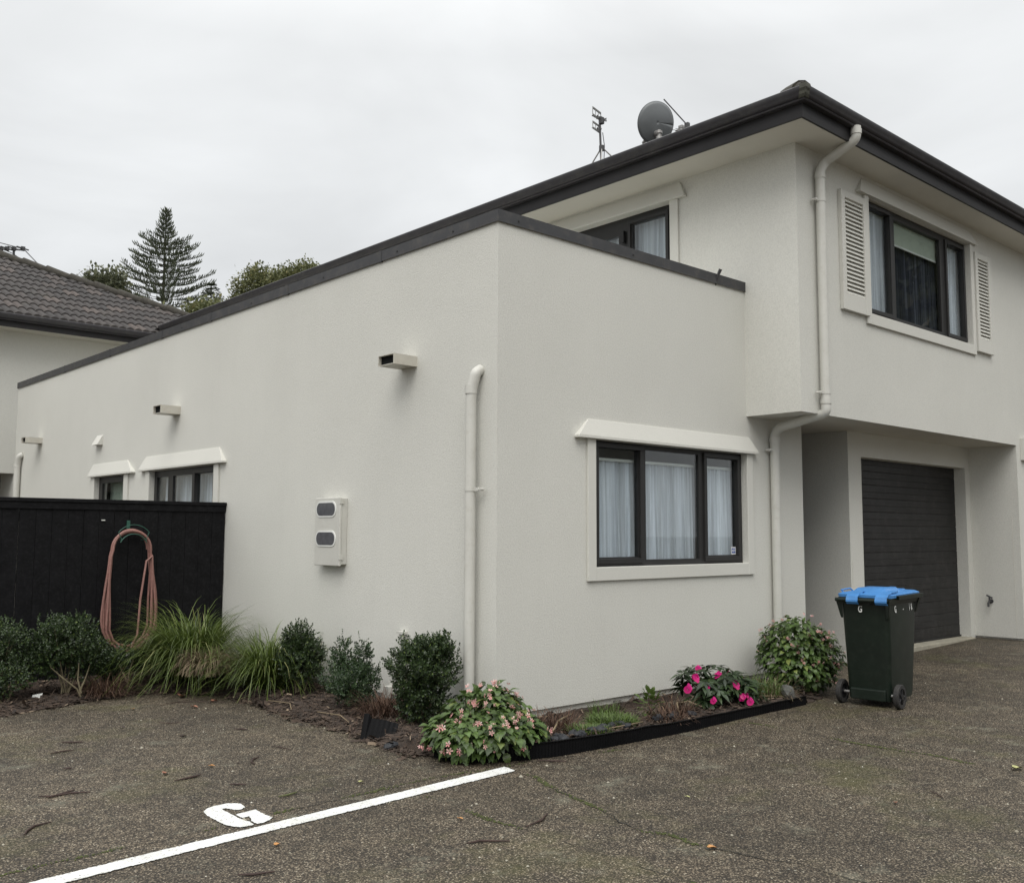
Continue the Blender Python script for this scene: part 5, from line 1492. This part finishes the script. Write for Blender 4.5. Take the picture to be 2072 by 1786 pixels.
ST_T = [(-.02, 0, 0), (.02, 0, 0), (.025, .5, .03), (.015, 1, 0), (-.015, 1, 0), (-.02, .5, .03)]
ST_F = [(0, 1, 2, 5), (5, 2, 3, 4)]
sel = rng.choice(n, 2600); o = scatter('needle_litter', ST_T, ST_F, P[sel]+[0, 0, .012], rng.normal(size=(2600, 3))*np.array([1, 1, .15]), np.tile([0, 0, 1.], (2600, 1)), rng.uniform(.04, .13, 2600), 'chips')
tag(o, 'thin brown stalks scattered in the bark', 'twig litter', kind='stuff')

# ================================================================== DRIVEWAY MARKS, CRACKS, LITTER
def jag(P, amp, st_=.01):
    out_ = []
    Q = resample(P+[P[0]], st_)[:-1]
    for i, (x, y) in enumerate(Q): out_.append((x+rng.normal()*amp, y+rng.normal()*amp))
    return out_
def flat_poly(pts, z0, th, name, mat):
    bm = bmesh.new(); vs = [bm.verts.new((x, y, z0)) for x, y in pts]; f = bm.faces.new(vs)
    bmesh.ops.triangulate(bm, faces=[f]); r = bmesh.ops.extrude_face_region(bm, geom=bm.faces[:])
    for v in r['geom']:
        if isinstance(v, bmesh.types.BMVert): v.co.z += th
    bmesh.ops.recalc_face_normals(bm, faces=bm.faces[:])
    me = bpy.data.meshes.new(name); bm.to_mesh(me); bm.free(); me.materials.append(M[mat])
    o = bpy.data.objects.new(name, me); COL.objects.link(o); return o
LINE = [(-.739, -.925), (-.756, -1.047), (-2.392, -1.150), (-3.553, -1.240), (-4.6, -1.32), (-4.6, -1.21), (-3.62, -1.138), (-2.35, -1.04)]
tag(flat_poly(jag(LINE, .0026), .004, .002, 'painted_line', 'paint_line'), 'white painted parking line running across the driveway', 'road marking')
G_1 = [(-2.636, -.618), (-2.6, -.574), (-2.545, -.546), (-2.511, -.552), (-2.466, -.549), (-2.427, -.579), (-2.414, -.607), (-2.425, -.675), (-2.459, -.705), (-2.48, -.704), (-2.5, -.681), (-2.505, -.65), (-2.517, -.63), (-2.538, -.629), (-2.546, -.669), (-2.546, -.732), (-2.548, -.809), (-2.551, -.906), (-2.545, -.934), (-2.538, -.945), (-2.549, -1.01), (-2.584, -1.01), (-2.619, -1.0), (-2.64, -.961), (-2.657, -.915), (-2.657, -.823), (-2.656, -.736), (-2.652, -.684)]
G_2 = [(-2.532, -.779), (-2.473, -.769), (-2.408, -.762), (-2.418, -.892), (-2.41, -.955), (-2.456, -.991), (-2.496, -1.009), (-2.528, -1.005), (-2.523, -.931), (-2.505, -.903), (-2.494, -.852), (-2.535, -.855)]
pg = thing('painted_letter', 'white stencilled letter G beside the parking line', 'road marking', (-2.53, -.78, 0))
for Gp in (G_1, G_2):
    o = flat_poly(jag(Gp, .0018, .009), .004, .002, 'stencil_piece', 'paint_line'); o.data.transform(Matrix.Translation((2.53, .78, 0))); o.parent = pg

CR = {'a': ([(-.78, -1.08), (-.76, -1.21), (-.85, -1.43), (-.91, -1.62), (-.96, -1.84), (-1.0, -2.02), (-1.1, -2.24), (-1.13, -2.4), (-1.07, -2.56), (-1.1, -2.71), (-1.06, -2.9), (-1.04, -3.05), (-.97, -3.2), (-.98, -3.35), (-.97, -3.9)], .9),
      'b': ([(-1.54, -1.16), (-1.54, -1.38), (-1.58, -1.74), (-1.55, -1.96), (-1.55, -2.23), (-1.55, -2.4), (-1.54, -2.59), (-1.55, -2.78), (-1.54, -3.3)], .4),
      'c': ([(1.73, -1.1), (1.73, -1.36), (1.7, -1.73), (1.65, -2.0), (1.65, -2.28), (1.69, -2.57), (1.63, -2.9)], .45),
      'd': ([(-1.62, -.86), (-1.46, -.85), (-1.23, -.84), (-1.03, -.87), (-.85, -.9), (-.5, -.93), (-.2, -1.0), (.2, -1.07)], .35),
      'e': ([(-4.4, -.99), (-3.73, -.96), (-3.57, -.94), (-3.4, -.94), (-3.2, -.93), (-2.97, -.95), (-2.7, -.92)], .5),
      'f': ([(-2.36, -.89), (-2.09, -.88), (-1.86, -.87), (-1.62, -.86)], .9)}
mb = MB(); mp_, ms_ = [], []
for key, (P_, dens) in CR.items():
    Q = resample(P_, .012); L_, R2 = [], []
    for i, (x, y) in enumerate(Q):
        a = Q[max(0, i-1)]; b = Q[min(len(Q)-1, i+1)]; dx, dy = b[0]-a[0], b[1]-a[1]; L = math.hypot(dx, dy)+1e-9; nx, ny = -dy/L, dx/L
        j = .016*mnoise.noise(Vector((x*14, y*14, 0)))+.006*mnoise.noise(Vector((x*50, y*50, 4)))
        w = max(.0010, .0045*dens*(.6+mnoise.noise(Vector((x*7, y*7, 9)))))
        L_.append((x+nx*(j+w), y+ny*(j+w), .0035+gz(x))); R2.append((x+nx*(j-w), y+ny*(j-w), .0035+gz(x)))
        cl = mnoise.noise(Vector((x*2.2, y*2.2, 2)))+.15
        if cl > 0:
            for k_ in range(int(10*dens*cl*2)):
                o = rng.normal()*.007; mp_.append((x+nx*(j+o)+rng.normal()*.006, y+ny*(j+o)+rng.normal()*.006, .003+gz(x))); ms_.append(rng.uniform(.003, .008))
    mb.sheet([L_, R2])
tag(mb.build('pavement_cracks', 'crack', fix=False), kind='structure')
OCT_T = [(1, 0, 0), (0, 1, 0), (-1, 0, 0), (0, -1, 0), (0, 0, .8)]; OCT_F = [(0, 1, 4), (1, 2, 4), (2, 3, 4), (3, 0, 4)]
n = len(mp_); o = scatter('crack_moss', OCT_T, OCT_F, mp_, rng.normal(size=(n, 3))*[1, 1, 0]+[1e-3, 0, 0], np.tile([0, 0, 1.], (n, 1)), np.array(ms_), 'mossy')
tag(o, 'thin olive moss growing along the cracks', 'moss', kind='stuff')
# loose grit
n = 2600; P = np.column_stack([rng.uniform(-4.5, 6, n), rng.uniform(-4.5, 3, n), np.zeros(n)])
P = P[[not inside(p[0], p[1]) and (p[0] < 0 or p[1] < -.05) for p in P]]; P[:, 2] = [gz(p[0])+.001 for p in P]; n = len(P)
M['grit'] = leaf_mat('pale_grit', (.16, .14, .10), (.30, .28, .22), (.55, .53, .46), .8, 0)
o = scatter('grit', OCT_T, OCT_F, P, rng.normal(size=(n, 3))*[1, 1, 0]+[1e-3, 0, 0], np.tile([0, 0, 1.], (n, 1)), rng.gamma(2, .0016, n)+.001, 'grit'); tag(o, 'loose pale grit on the driveway', 'grit', kind='stuff')

TW = [([(-2.62, 1.71), (-2.57, 1.66), (-2.50, 1.62)], 0, 'straight reddish pod, farthest back on the left of the driveway'), ([(-2.80, 1.38), (-2.72, 1.4), (-2.64, 1.39)], 0, 'dark pod just in front of the reddish straight one'),
      ([(-3.2, .29), (-3.15, .23), (-3.08, .26), (-3.0, .3)], 0, 'left one of two crossed pods at the left of the driveway'), ([(-3.12, .24), (-3.04, .24), (-2.95, .19)], 0, 'right one of two crossed pods at the left of the driveway'),
      ([(-3.48, -.42), (-3.45, -.36), (-3.4, -.3), (-3.31, -.28)], 0, 'bent brown pod at the lower left beside the mossy patch'), ([(-2.48, .12), (-2.4, .13), (-2.34, .14), (-2.29, .16)], 0, 'long brown pod above the painted letter'),
      ([(-2.27, -.18), (-2.24, -.2), (-2.2, -.25)], 0, 'short brown pod between the long pod and the green pod'), ([(-2.19, -.62), (-2.13, -.62), (-2.06, -.6)], 1, 'green pod right of the painted letter'),
      ([(-1.79, .36), (-1.85, .33), (-1.9, .26), (-1.91, .19)], 0, 'hook shaped dark pod right of the middle of the parking bay'), ([(-2.96, -1.65), (-2.91, -1.69), (-2.82, -1.72)], 0, 'brown pod at the bottom edge below the parking line'),
      ([(-1.8, 1.98), (-1.76, 1.88), (-1.67, 1.86)], 0, 'thin dark twig in front of the tussock grass'), ([(-1.48, 1.34), (-1.41, 1.26)], 0, 'short reddish twig near the bark bed'), ([(-1.56, .62), (-1.52, .42)], 0, 'thin twig right of the parking bay near the bark bed'),
      ([(-1.48, 2.71), (-1.29, 2.78), (-1.15, 2.69), (-.99, 2.49)], 0, 'long thin stalk lying under the tussock grass'), ([(-1.93, -1.98), (-1.86, -1.99), (-1.75, -2.09)], 0, 'brown twig right of the line at the bottom of the picture'),
      ([(-1.53, -1.97), (-1.39, -1.94), (-1.28, -1.87)], 0, 'curved pale brown twig between the two mossy cracks'), ([(.72, -3.03), (.64, -3.14)], 0, 'faint twig on the right of the driveway'), ([(-.46, -.94), (-.40, -1.02), (-.34, -1.09)], 0, 'dark twig touching the black edging by the line end'),
      ([(-2.88, .87), (-2.83, .86)], 0, 'stubby pod between the two pairs on the left')]
for P_, g_, lab in TW:
    Q = [(x, y, gz(x)+.008) for x, y in P_]
    if len(Q) == 2: Q.insert(1, ((Q[0][0]+Q[1][0])/2+.006, (Q[0][1]+Q[1][1])/2, .009))
    r_ = [.0062]*len(Q); r_[0] = .003; r_[-1] = .0035
    if 'thin' in lab or 'faint' in lab: r_ = [v*.6 for v in r_]
    tag(MB().tube(Q, r_, 7).build('seed_pod', 'green_pod' if g_ else 'twig', smooth=True), lab, 'pod', 'pods and twigs fallen on the driveway')
def dry_leaf(x, y, s, label, mat='litter', rot=0, curl=.3):
    V = [(0, 0, 0), (.22, .28, curl*.35), (.30, .55, curl*.45), (.14, .85, curl*.25), (0, 1.05, curl*.5), (-.14, .85, curl*.3), (-.30, .55, curl*.5), (-.22, .28, curl*.3), (0, .3, .02), (0, .55, .02), (0, .82, .06)]
    mb = MB(); c, s2 = math.cos(rot), math.sin(rot)
    mb.v = [(x+(p[0]*c-p[1]*s2)*s, y+(p[0]*s2+p[1]*c)*s, gz(x)+.006+p[2]*s) for p in V]
    mb.f = [(0, 1, 8), (8, 1, 2, 9), (9, 2, 3, 10), (10, 3, 4), (0, 8, 7), (8, 9, 6, 7), (9, 10, 5, 6), (10, 4, 5)]
    return tag(mb.build('fallen_leaf', mat, smooth=True, fix=False), label, 'leaf', 'dry leaves fallen on the driveway')
M['pale_leaf'] = simple('pale_leaf', (.36, .36, .16), .7, .2, 40); M['rust_leaf'] = simple('rust_leaf', (.26, .12, .075), .75, .3, 40); M['dark_leaf'] = simple('dark_leaf', (.03, .018, .014), .7, .3, 40)
M['orange_leaf'] = simple('orange_leaf', (.42, .21, .07), .6, .25, 60)
for a in ((-1.07, -2.82, .062, 'curled orange leaf, largest on the bare driveway at the bottom', 'orange_leaf', 1.2), (-.44, -2.18, .035, 'small yellow leaf in the middle of the driveway', 'pale_leaf', .4), (1.74, -3.16, .10, 'pale green leaf cut by the right edge', 'pale_leaf', 1.4),
          (-1.68, -1.65, .035, 'small orange leaf just right of the parking line', 'orange_leaf', .5), (.35, -3.0, .04, 'small brown leaf at the lower right', 'rust_leaf', 2.2), (-1.10, 3.10, .15, 'long rusty leaf at the edge of the tussock grass', 'rust_leaf', 2.6),
          (-1.27, 2.42, .07, 'rust coloured leaf in front of the tussock grass', 'rust_leaf', .7), (-2.08, 1.95, .04, 'dark round leaf in the upper middle of the parking bay', 'dark_leaf', .2), (-1.86, 1.33, .07, 'black curled leaf, darkest in the parking bay', 'dark_leaf', 1.9),
          (-2.12, .32, .045, 'pale brown leaf left of the hook shaped pod', 'orange_leaf', 1.1), (-2.42, .36, .07, 'crumpled brown leaf above the long pod', 'rust_leaf', 2.4), (-1.63, -.65, .05, 'broken pale leaf above the right half of the line', 'pale_leaf', 1.6),
          (-2.60, -1.38, .055, 'tan leaf just below the parking line', 'orange_leaf', 2.0), (-1.72, 2.72, .05, 'small tan leaf near the bark of the left bed', 'orange_leaf', 2.9), (-1.97, .27, .03, 'tiny dark leaf next to the hook shaped pod', 'dark_leaf', 1.0),
          (-2.02, 3.42, .13, 'broad brown leaf in the bark under the wide shrub', 'rust_leaf', 1.3), (-1.45, 3.56, .12, 'tan leaf under the bare stemmed shrub', 'orange_leaf', 2.0), (-1.0, 2.62, .09, 'rusty leaf under the dead thatch', 'rust_leaf', 2.0)):
    dry_leaf(a[0], a[1], a[2], a[3], a[4], a[5], .45)
mb = MB(); mb.v = [(-2.28, 3.55, .03), (-2.22, 3.50, .04), (-2.19, 3.55, .085), (-2.26, 3.60, .07), (-2.24, 3.50, .03)]; mb.f = [(0, 1, 2, 3), (0, 4, 1)]
o = mb.build('paper_scrap', 'white_letter', fix=False); tag(o, 'crumpled white paper scrap in the bark under the left shrubs', 'paper')

# ================================================================== TREES BEYOND
def norfolk(base, H, label):
    t = thing('norfolk_pine', label, 'tree', base)
    B = Vector(base); r_ = random.Random(4)
    MB().tube([tuple(B+Vector((0, 0, H*f))) for f in (0, .3, .6, .85, 1)], [.45, .33, .19, .08, .02], 10).build('trunk', 'dark_bark', t, smooth=True)
    br = MB(); pos, fw_, up_, sc_ = [], [], [], []
    z = H*.30
    while z < H-.15:
        f = (H-z)/H                       # 0 at the tip
        d = H-z
        Lb = .12+.26*d if d < 3.3 else min(2.35+.42*(d-3.3), 5.4)
        nb = 6 if d > 2 else 5
        off = r_.uniform(0, 6.28)
        for k_ in range(nb):
            a = off+2*math.pi*k_/nb+r_.uniform(-.18, .18); L = Lb*r_.uniform(.72, 1.12)
            ca, sa = math.cos(a), math.sin(a); rise = .30 if d < 3.2 else .20
            pts = []
            for i in range(7):
                s = i/6; pts.append(B+Vector((ca*L*s, sa*L*s, z + rise*L*s*(.35+.9*s) - (.10*L*s*(1-s)))))
            br.tube([tuple(p) for p in pts], [.035+.006*d*.5]+[.025]*5+[.01], 4)
            ns = max(4, int(L/.24))
            for j in range(ns):
                s = .22+.78*(j+.5)/ns; p = pts[min(5, int(s*6))].lerp(pts[min(6, int(s*6)+1)], s*6-int(s*6)) if s < 1 else pts[6]
                side = Vector((-sa, ca, 0)); bl = .20+.24*(1-abs(s-.55))*min(1, d/4)
                for sg in (-1, 1):
                    q0 = p+side*sg*.05
                    for m_ in range(2):
                        pos.append(tuple(q0+side*sg*bl*m_*.38+Vector((ca, sa, 0))*bl*.22*m_)); dd = side*sg*(.75-.15*m_)+Vector((ca, sa, 0))*.55+Vector((0, 0, .45+.15*m_))
                        fw_.append(tuple(dd+Vector((r_.gauss(0, .15), r_.gauss(0, .15), r_.gauss(0, .12))))); up_.append((0, 0, 1)); sc_.append(bl*r_.uniform(.75, 1.15))
            for m_ in range(3):
                pos.append(tuple(pts[6]-Vector((ca, sa, 0))*.2*m_)); fw_.append((ca, sa, .9)); up_.append((-ca, -sa, 1)); sc_.append(.42)
        z += .32+.042*d
    br.build('branches', 'dark_bark', t, fix=False)
    # rope-like spray: crossed blades curving upwards
    V, F = [], []
    for rot in (0, 1.57):
        k_ = len(V)
        for i, (y, zz, w) in enumerate(((0, 0, .04), (.35, .02, .085), (.7, .10, .09), (1.0, .26, .04))):
            for sg in (-1, 1):
                V.append((sg*w*math.cos(rot), y, zz+sg*w*math.sin(rot)))
        F += [(k_, k_+1, k_+3, k_+2), (k_+2, k_+3, k_+5, k_+4), (k_+4, k_+5, k_+7, k_+6)]
    scatter('foliage', V, F, pos, fw_, up_, np.array(sc_)*1.0, 'pine', t)
    return t
norfolk((30.47, 80.38, 0), 31.05, 'tall symmetrical conifer with upturned tiered branches behind the tiled roof')

def crown_tree(base, lobes, ncl, leaf, mat, label, name='broadleaf_tree', spread=1.0, stems=None, tw=.16):
    t = thing(name, label, 'tree', base)
    B = Vector(base); mb = MB(); r_ = random.Random(int(base[0]*10))
    top = min(l[0][2] for l in lobes)
    mb.tube([tuple(B), tuple(B+Vector((0, 0, top*.7)))], [tw*1.6, tw], 8)
    br = MB()
    for c, rr in lobes:
        for k_ in range(10):
            e_ = Vector((B.x+c[0]+r_.uniform(-.8, .8)*rr[0], B.y+c[1]+r_.uniform(-.8, .8)*rr[1], B.z+c[2]+r_.uniform(-.5, .8)*rr[2]))
            s_ = B+Vector((0, 0, top*.7)); m_ = s_.lerp(e_, .5)+Vector((r_.uniform(-.3, .3), r_.uniform(-.3, .3), -.2))
            br.tube([tuple(s_), tuple(m_), tuple(e_)], [tw*.5, tw*.3, tw*.08], 5)
    mb.build('trunk', 'dark_bark', t, smooth=True); br.build('branches', 'dark_bark', t, fix=False)
    lb = [((B.x+c[0], B.y+c[1], B.z+c[2]), r) for c, r in lobes]
    P, D = lobes_points(lb, ncl, .6, .16)
    pos, fw_ = [], []
    for i in range(9):
        pos.append(P+rng.normal(size=P.shape)*leaf*1.1*spread); fw_.append(D*.6+rng.normal(size=P.shape)*.6+np.array([0, 0, .25]))
    pos = np.vstack(pos); fw_ = np.vstack(fw_)
    scatter('crown', KITE_T, KITE_F, pos, fw_, rng.normal(size=pos.shape)*.5+[0, 0, 1], rng.uniform(.6, 1.2, len(pos))*leaf, mat, t)
    return t
def far_tree(c, w, h, *a, lob=None, **k):
    """tree whose crown is centred on c with half width w and half height h"""
    c = Vector(c)
    rt_ = Vector((R_.x, R_.y, 0)).normalized()
    lobes = []
    for (fx, fy, sx, sy) in (lob or [(0, 0, 1, 1)]):
        o = rt_*(fx*w); lobes.append(((o.x, o.y, c.z+fy*h), (w*sx, w*sx, h*sy)))
    return crown_tree((c.x, c.y, 0), lobes, *a, **k)
far_tree((25.01, 49.16, 16.49), 2.96, 2.06, 2600, .20, 'canopy', 'rounded olive green tree showing above the long dark gutter', lob=[(.1, -.1, .62, .75), (-.45, .1, .45, .6), (.5, .25, .45, .6), (-.75, -.45, .28, .45), (.8, .1, .3, .6)])
far_tree((11.16, 40.53, 12.59), 0.95, 1.06, 620, .20, 'canopy2', 'small ragged tree just above the tiled roof, left of the tall conifer', lob=[(-.35, .5, .45, .4), (.65, .55, .3, .38), (.1, .0, .7, .5), (.2, -.5, 1, .5)])
far_tree((16.73, 40.95, 12.11), 1.07, 0.94, 900, .22, 'canopy', 'low leafy tree in the dip between tiled roof and gutter', lob=[(0, 0, 1, .8), (-.6, -.1, .6, .8)])
far_tree((10.90, 32.98, 9.75), 1.46, 0.72, 1100, .16, 'canopy', 'creeping greenery along the back of the tiled roof under the conifer', lob=[(-.5, .35, .5, .4), (.0, .1, .5, .5), (.6, -.2, .5, .5)])
crown_tree((22.5, -9.5, 0), [((0, 0, 8.0), (3.6, 3.4, 2.8)), ((2.0, -1.5, 10.0), (3.0, 3.0, 2.4)), ((-1.5, 1.0, 6.2), (2.4, 2.4, 1.8))], 1500, .42, 'canopy2', 'unseen tall leafy tree added across the driveway, mirrored dark in the upper window')  # added out of view to darken the upper panes' reflection
# small layered conifer
c = Vector((23.550, 55.712, 18.164)); t = thing('small_conifer', 'small dark conifer with flat layered branches right of the tall conifer', 'tree', (c.x, c.y, 0))
MB().tube([(c.x, c.y, 0), (c.x, c.y, c.z)], [.25, .03], 8).build('trunk', 'dark_bark', t)
pos, fw_, up_, sc_ = [], [], [], []
for i in range(12):
    z = c.z-.15-.32*i; L = .18+.19*i
    for k_ in range(9):
        a = 2*math.pi*k_/9+i*.7; l = L*rng.uniform(.6, 1.15)
        for s in np.linspace(.15, 1, max(3, int(l/.18))):
            for q_ in range(3):
                pos.append((c.x+math.cos(a)*l*s+rng.normal()*.05, c.y+math.sin(a)*l*s+rng.normal()*.05, z+.12*l*s+rng.normal()*.04)); fw_.append((math.cos(a)+rng.normal()*.5, math.sin(a)+rng.normal()*.5, .1)); up_.append((0, 0, 1)); sc_.append(.24)
scatter('foliage', KITE_T, KITE_F, pos, fw_, up_, np.array(sc_), 'pine', t)
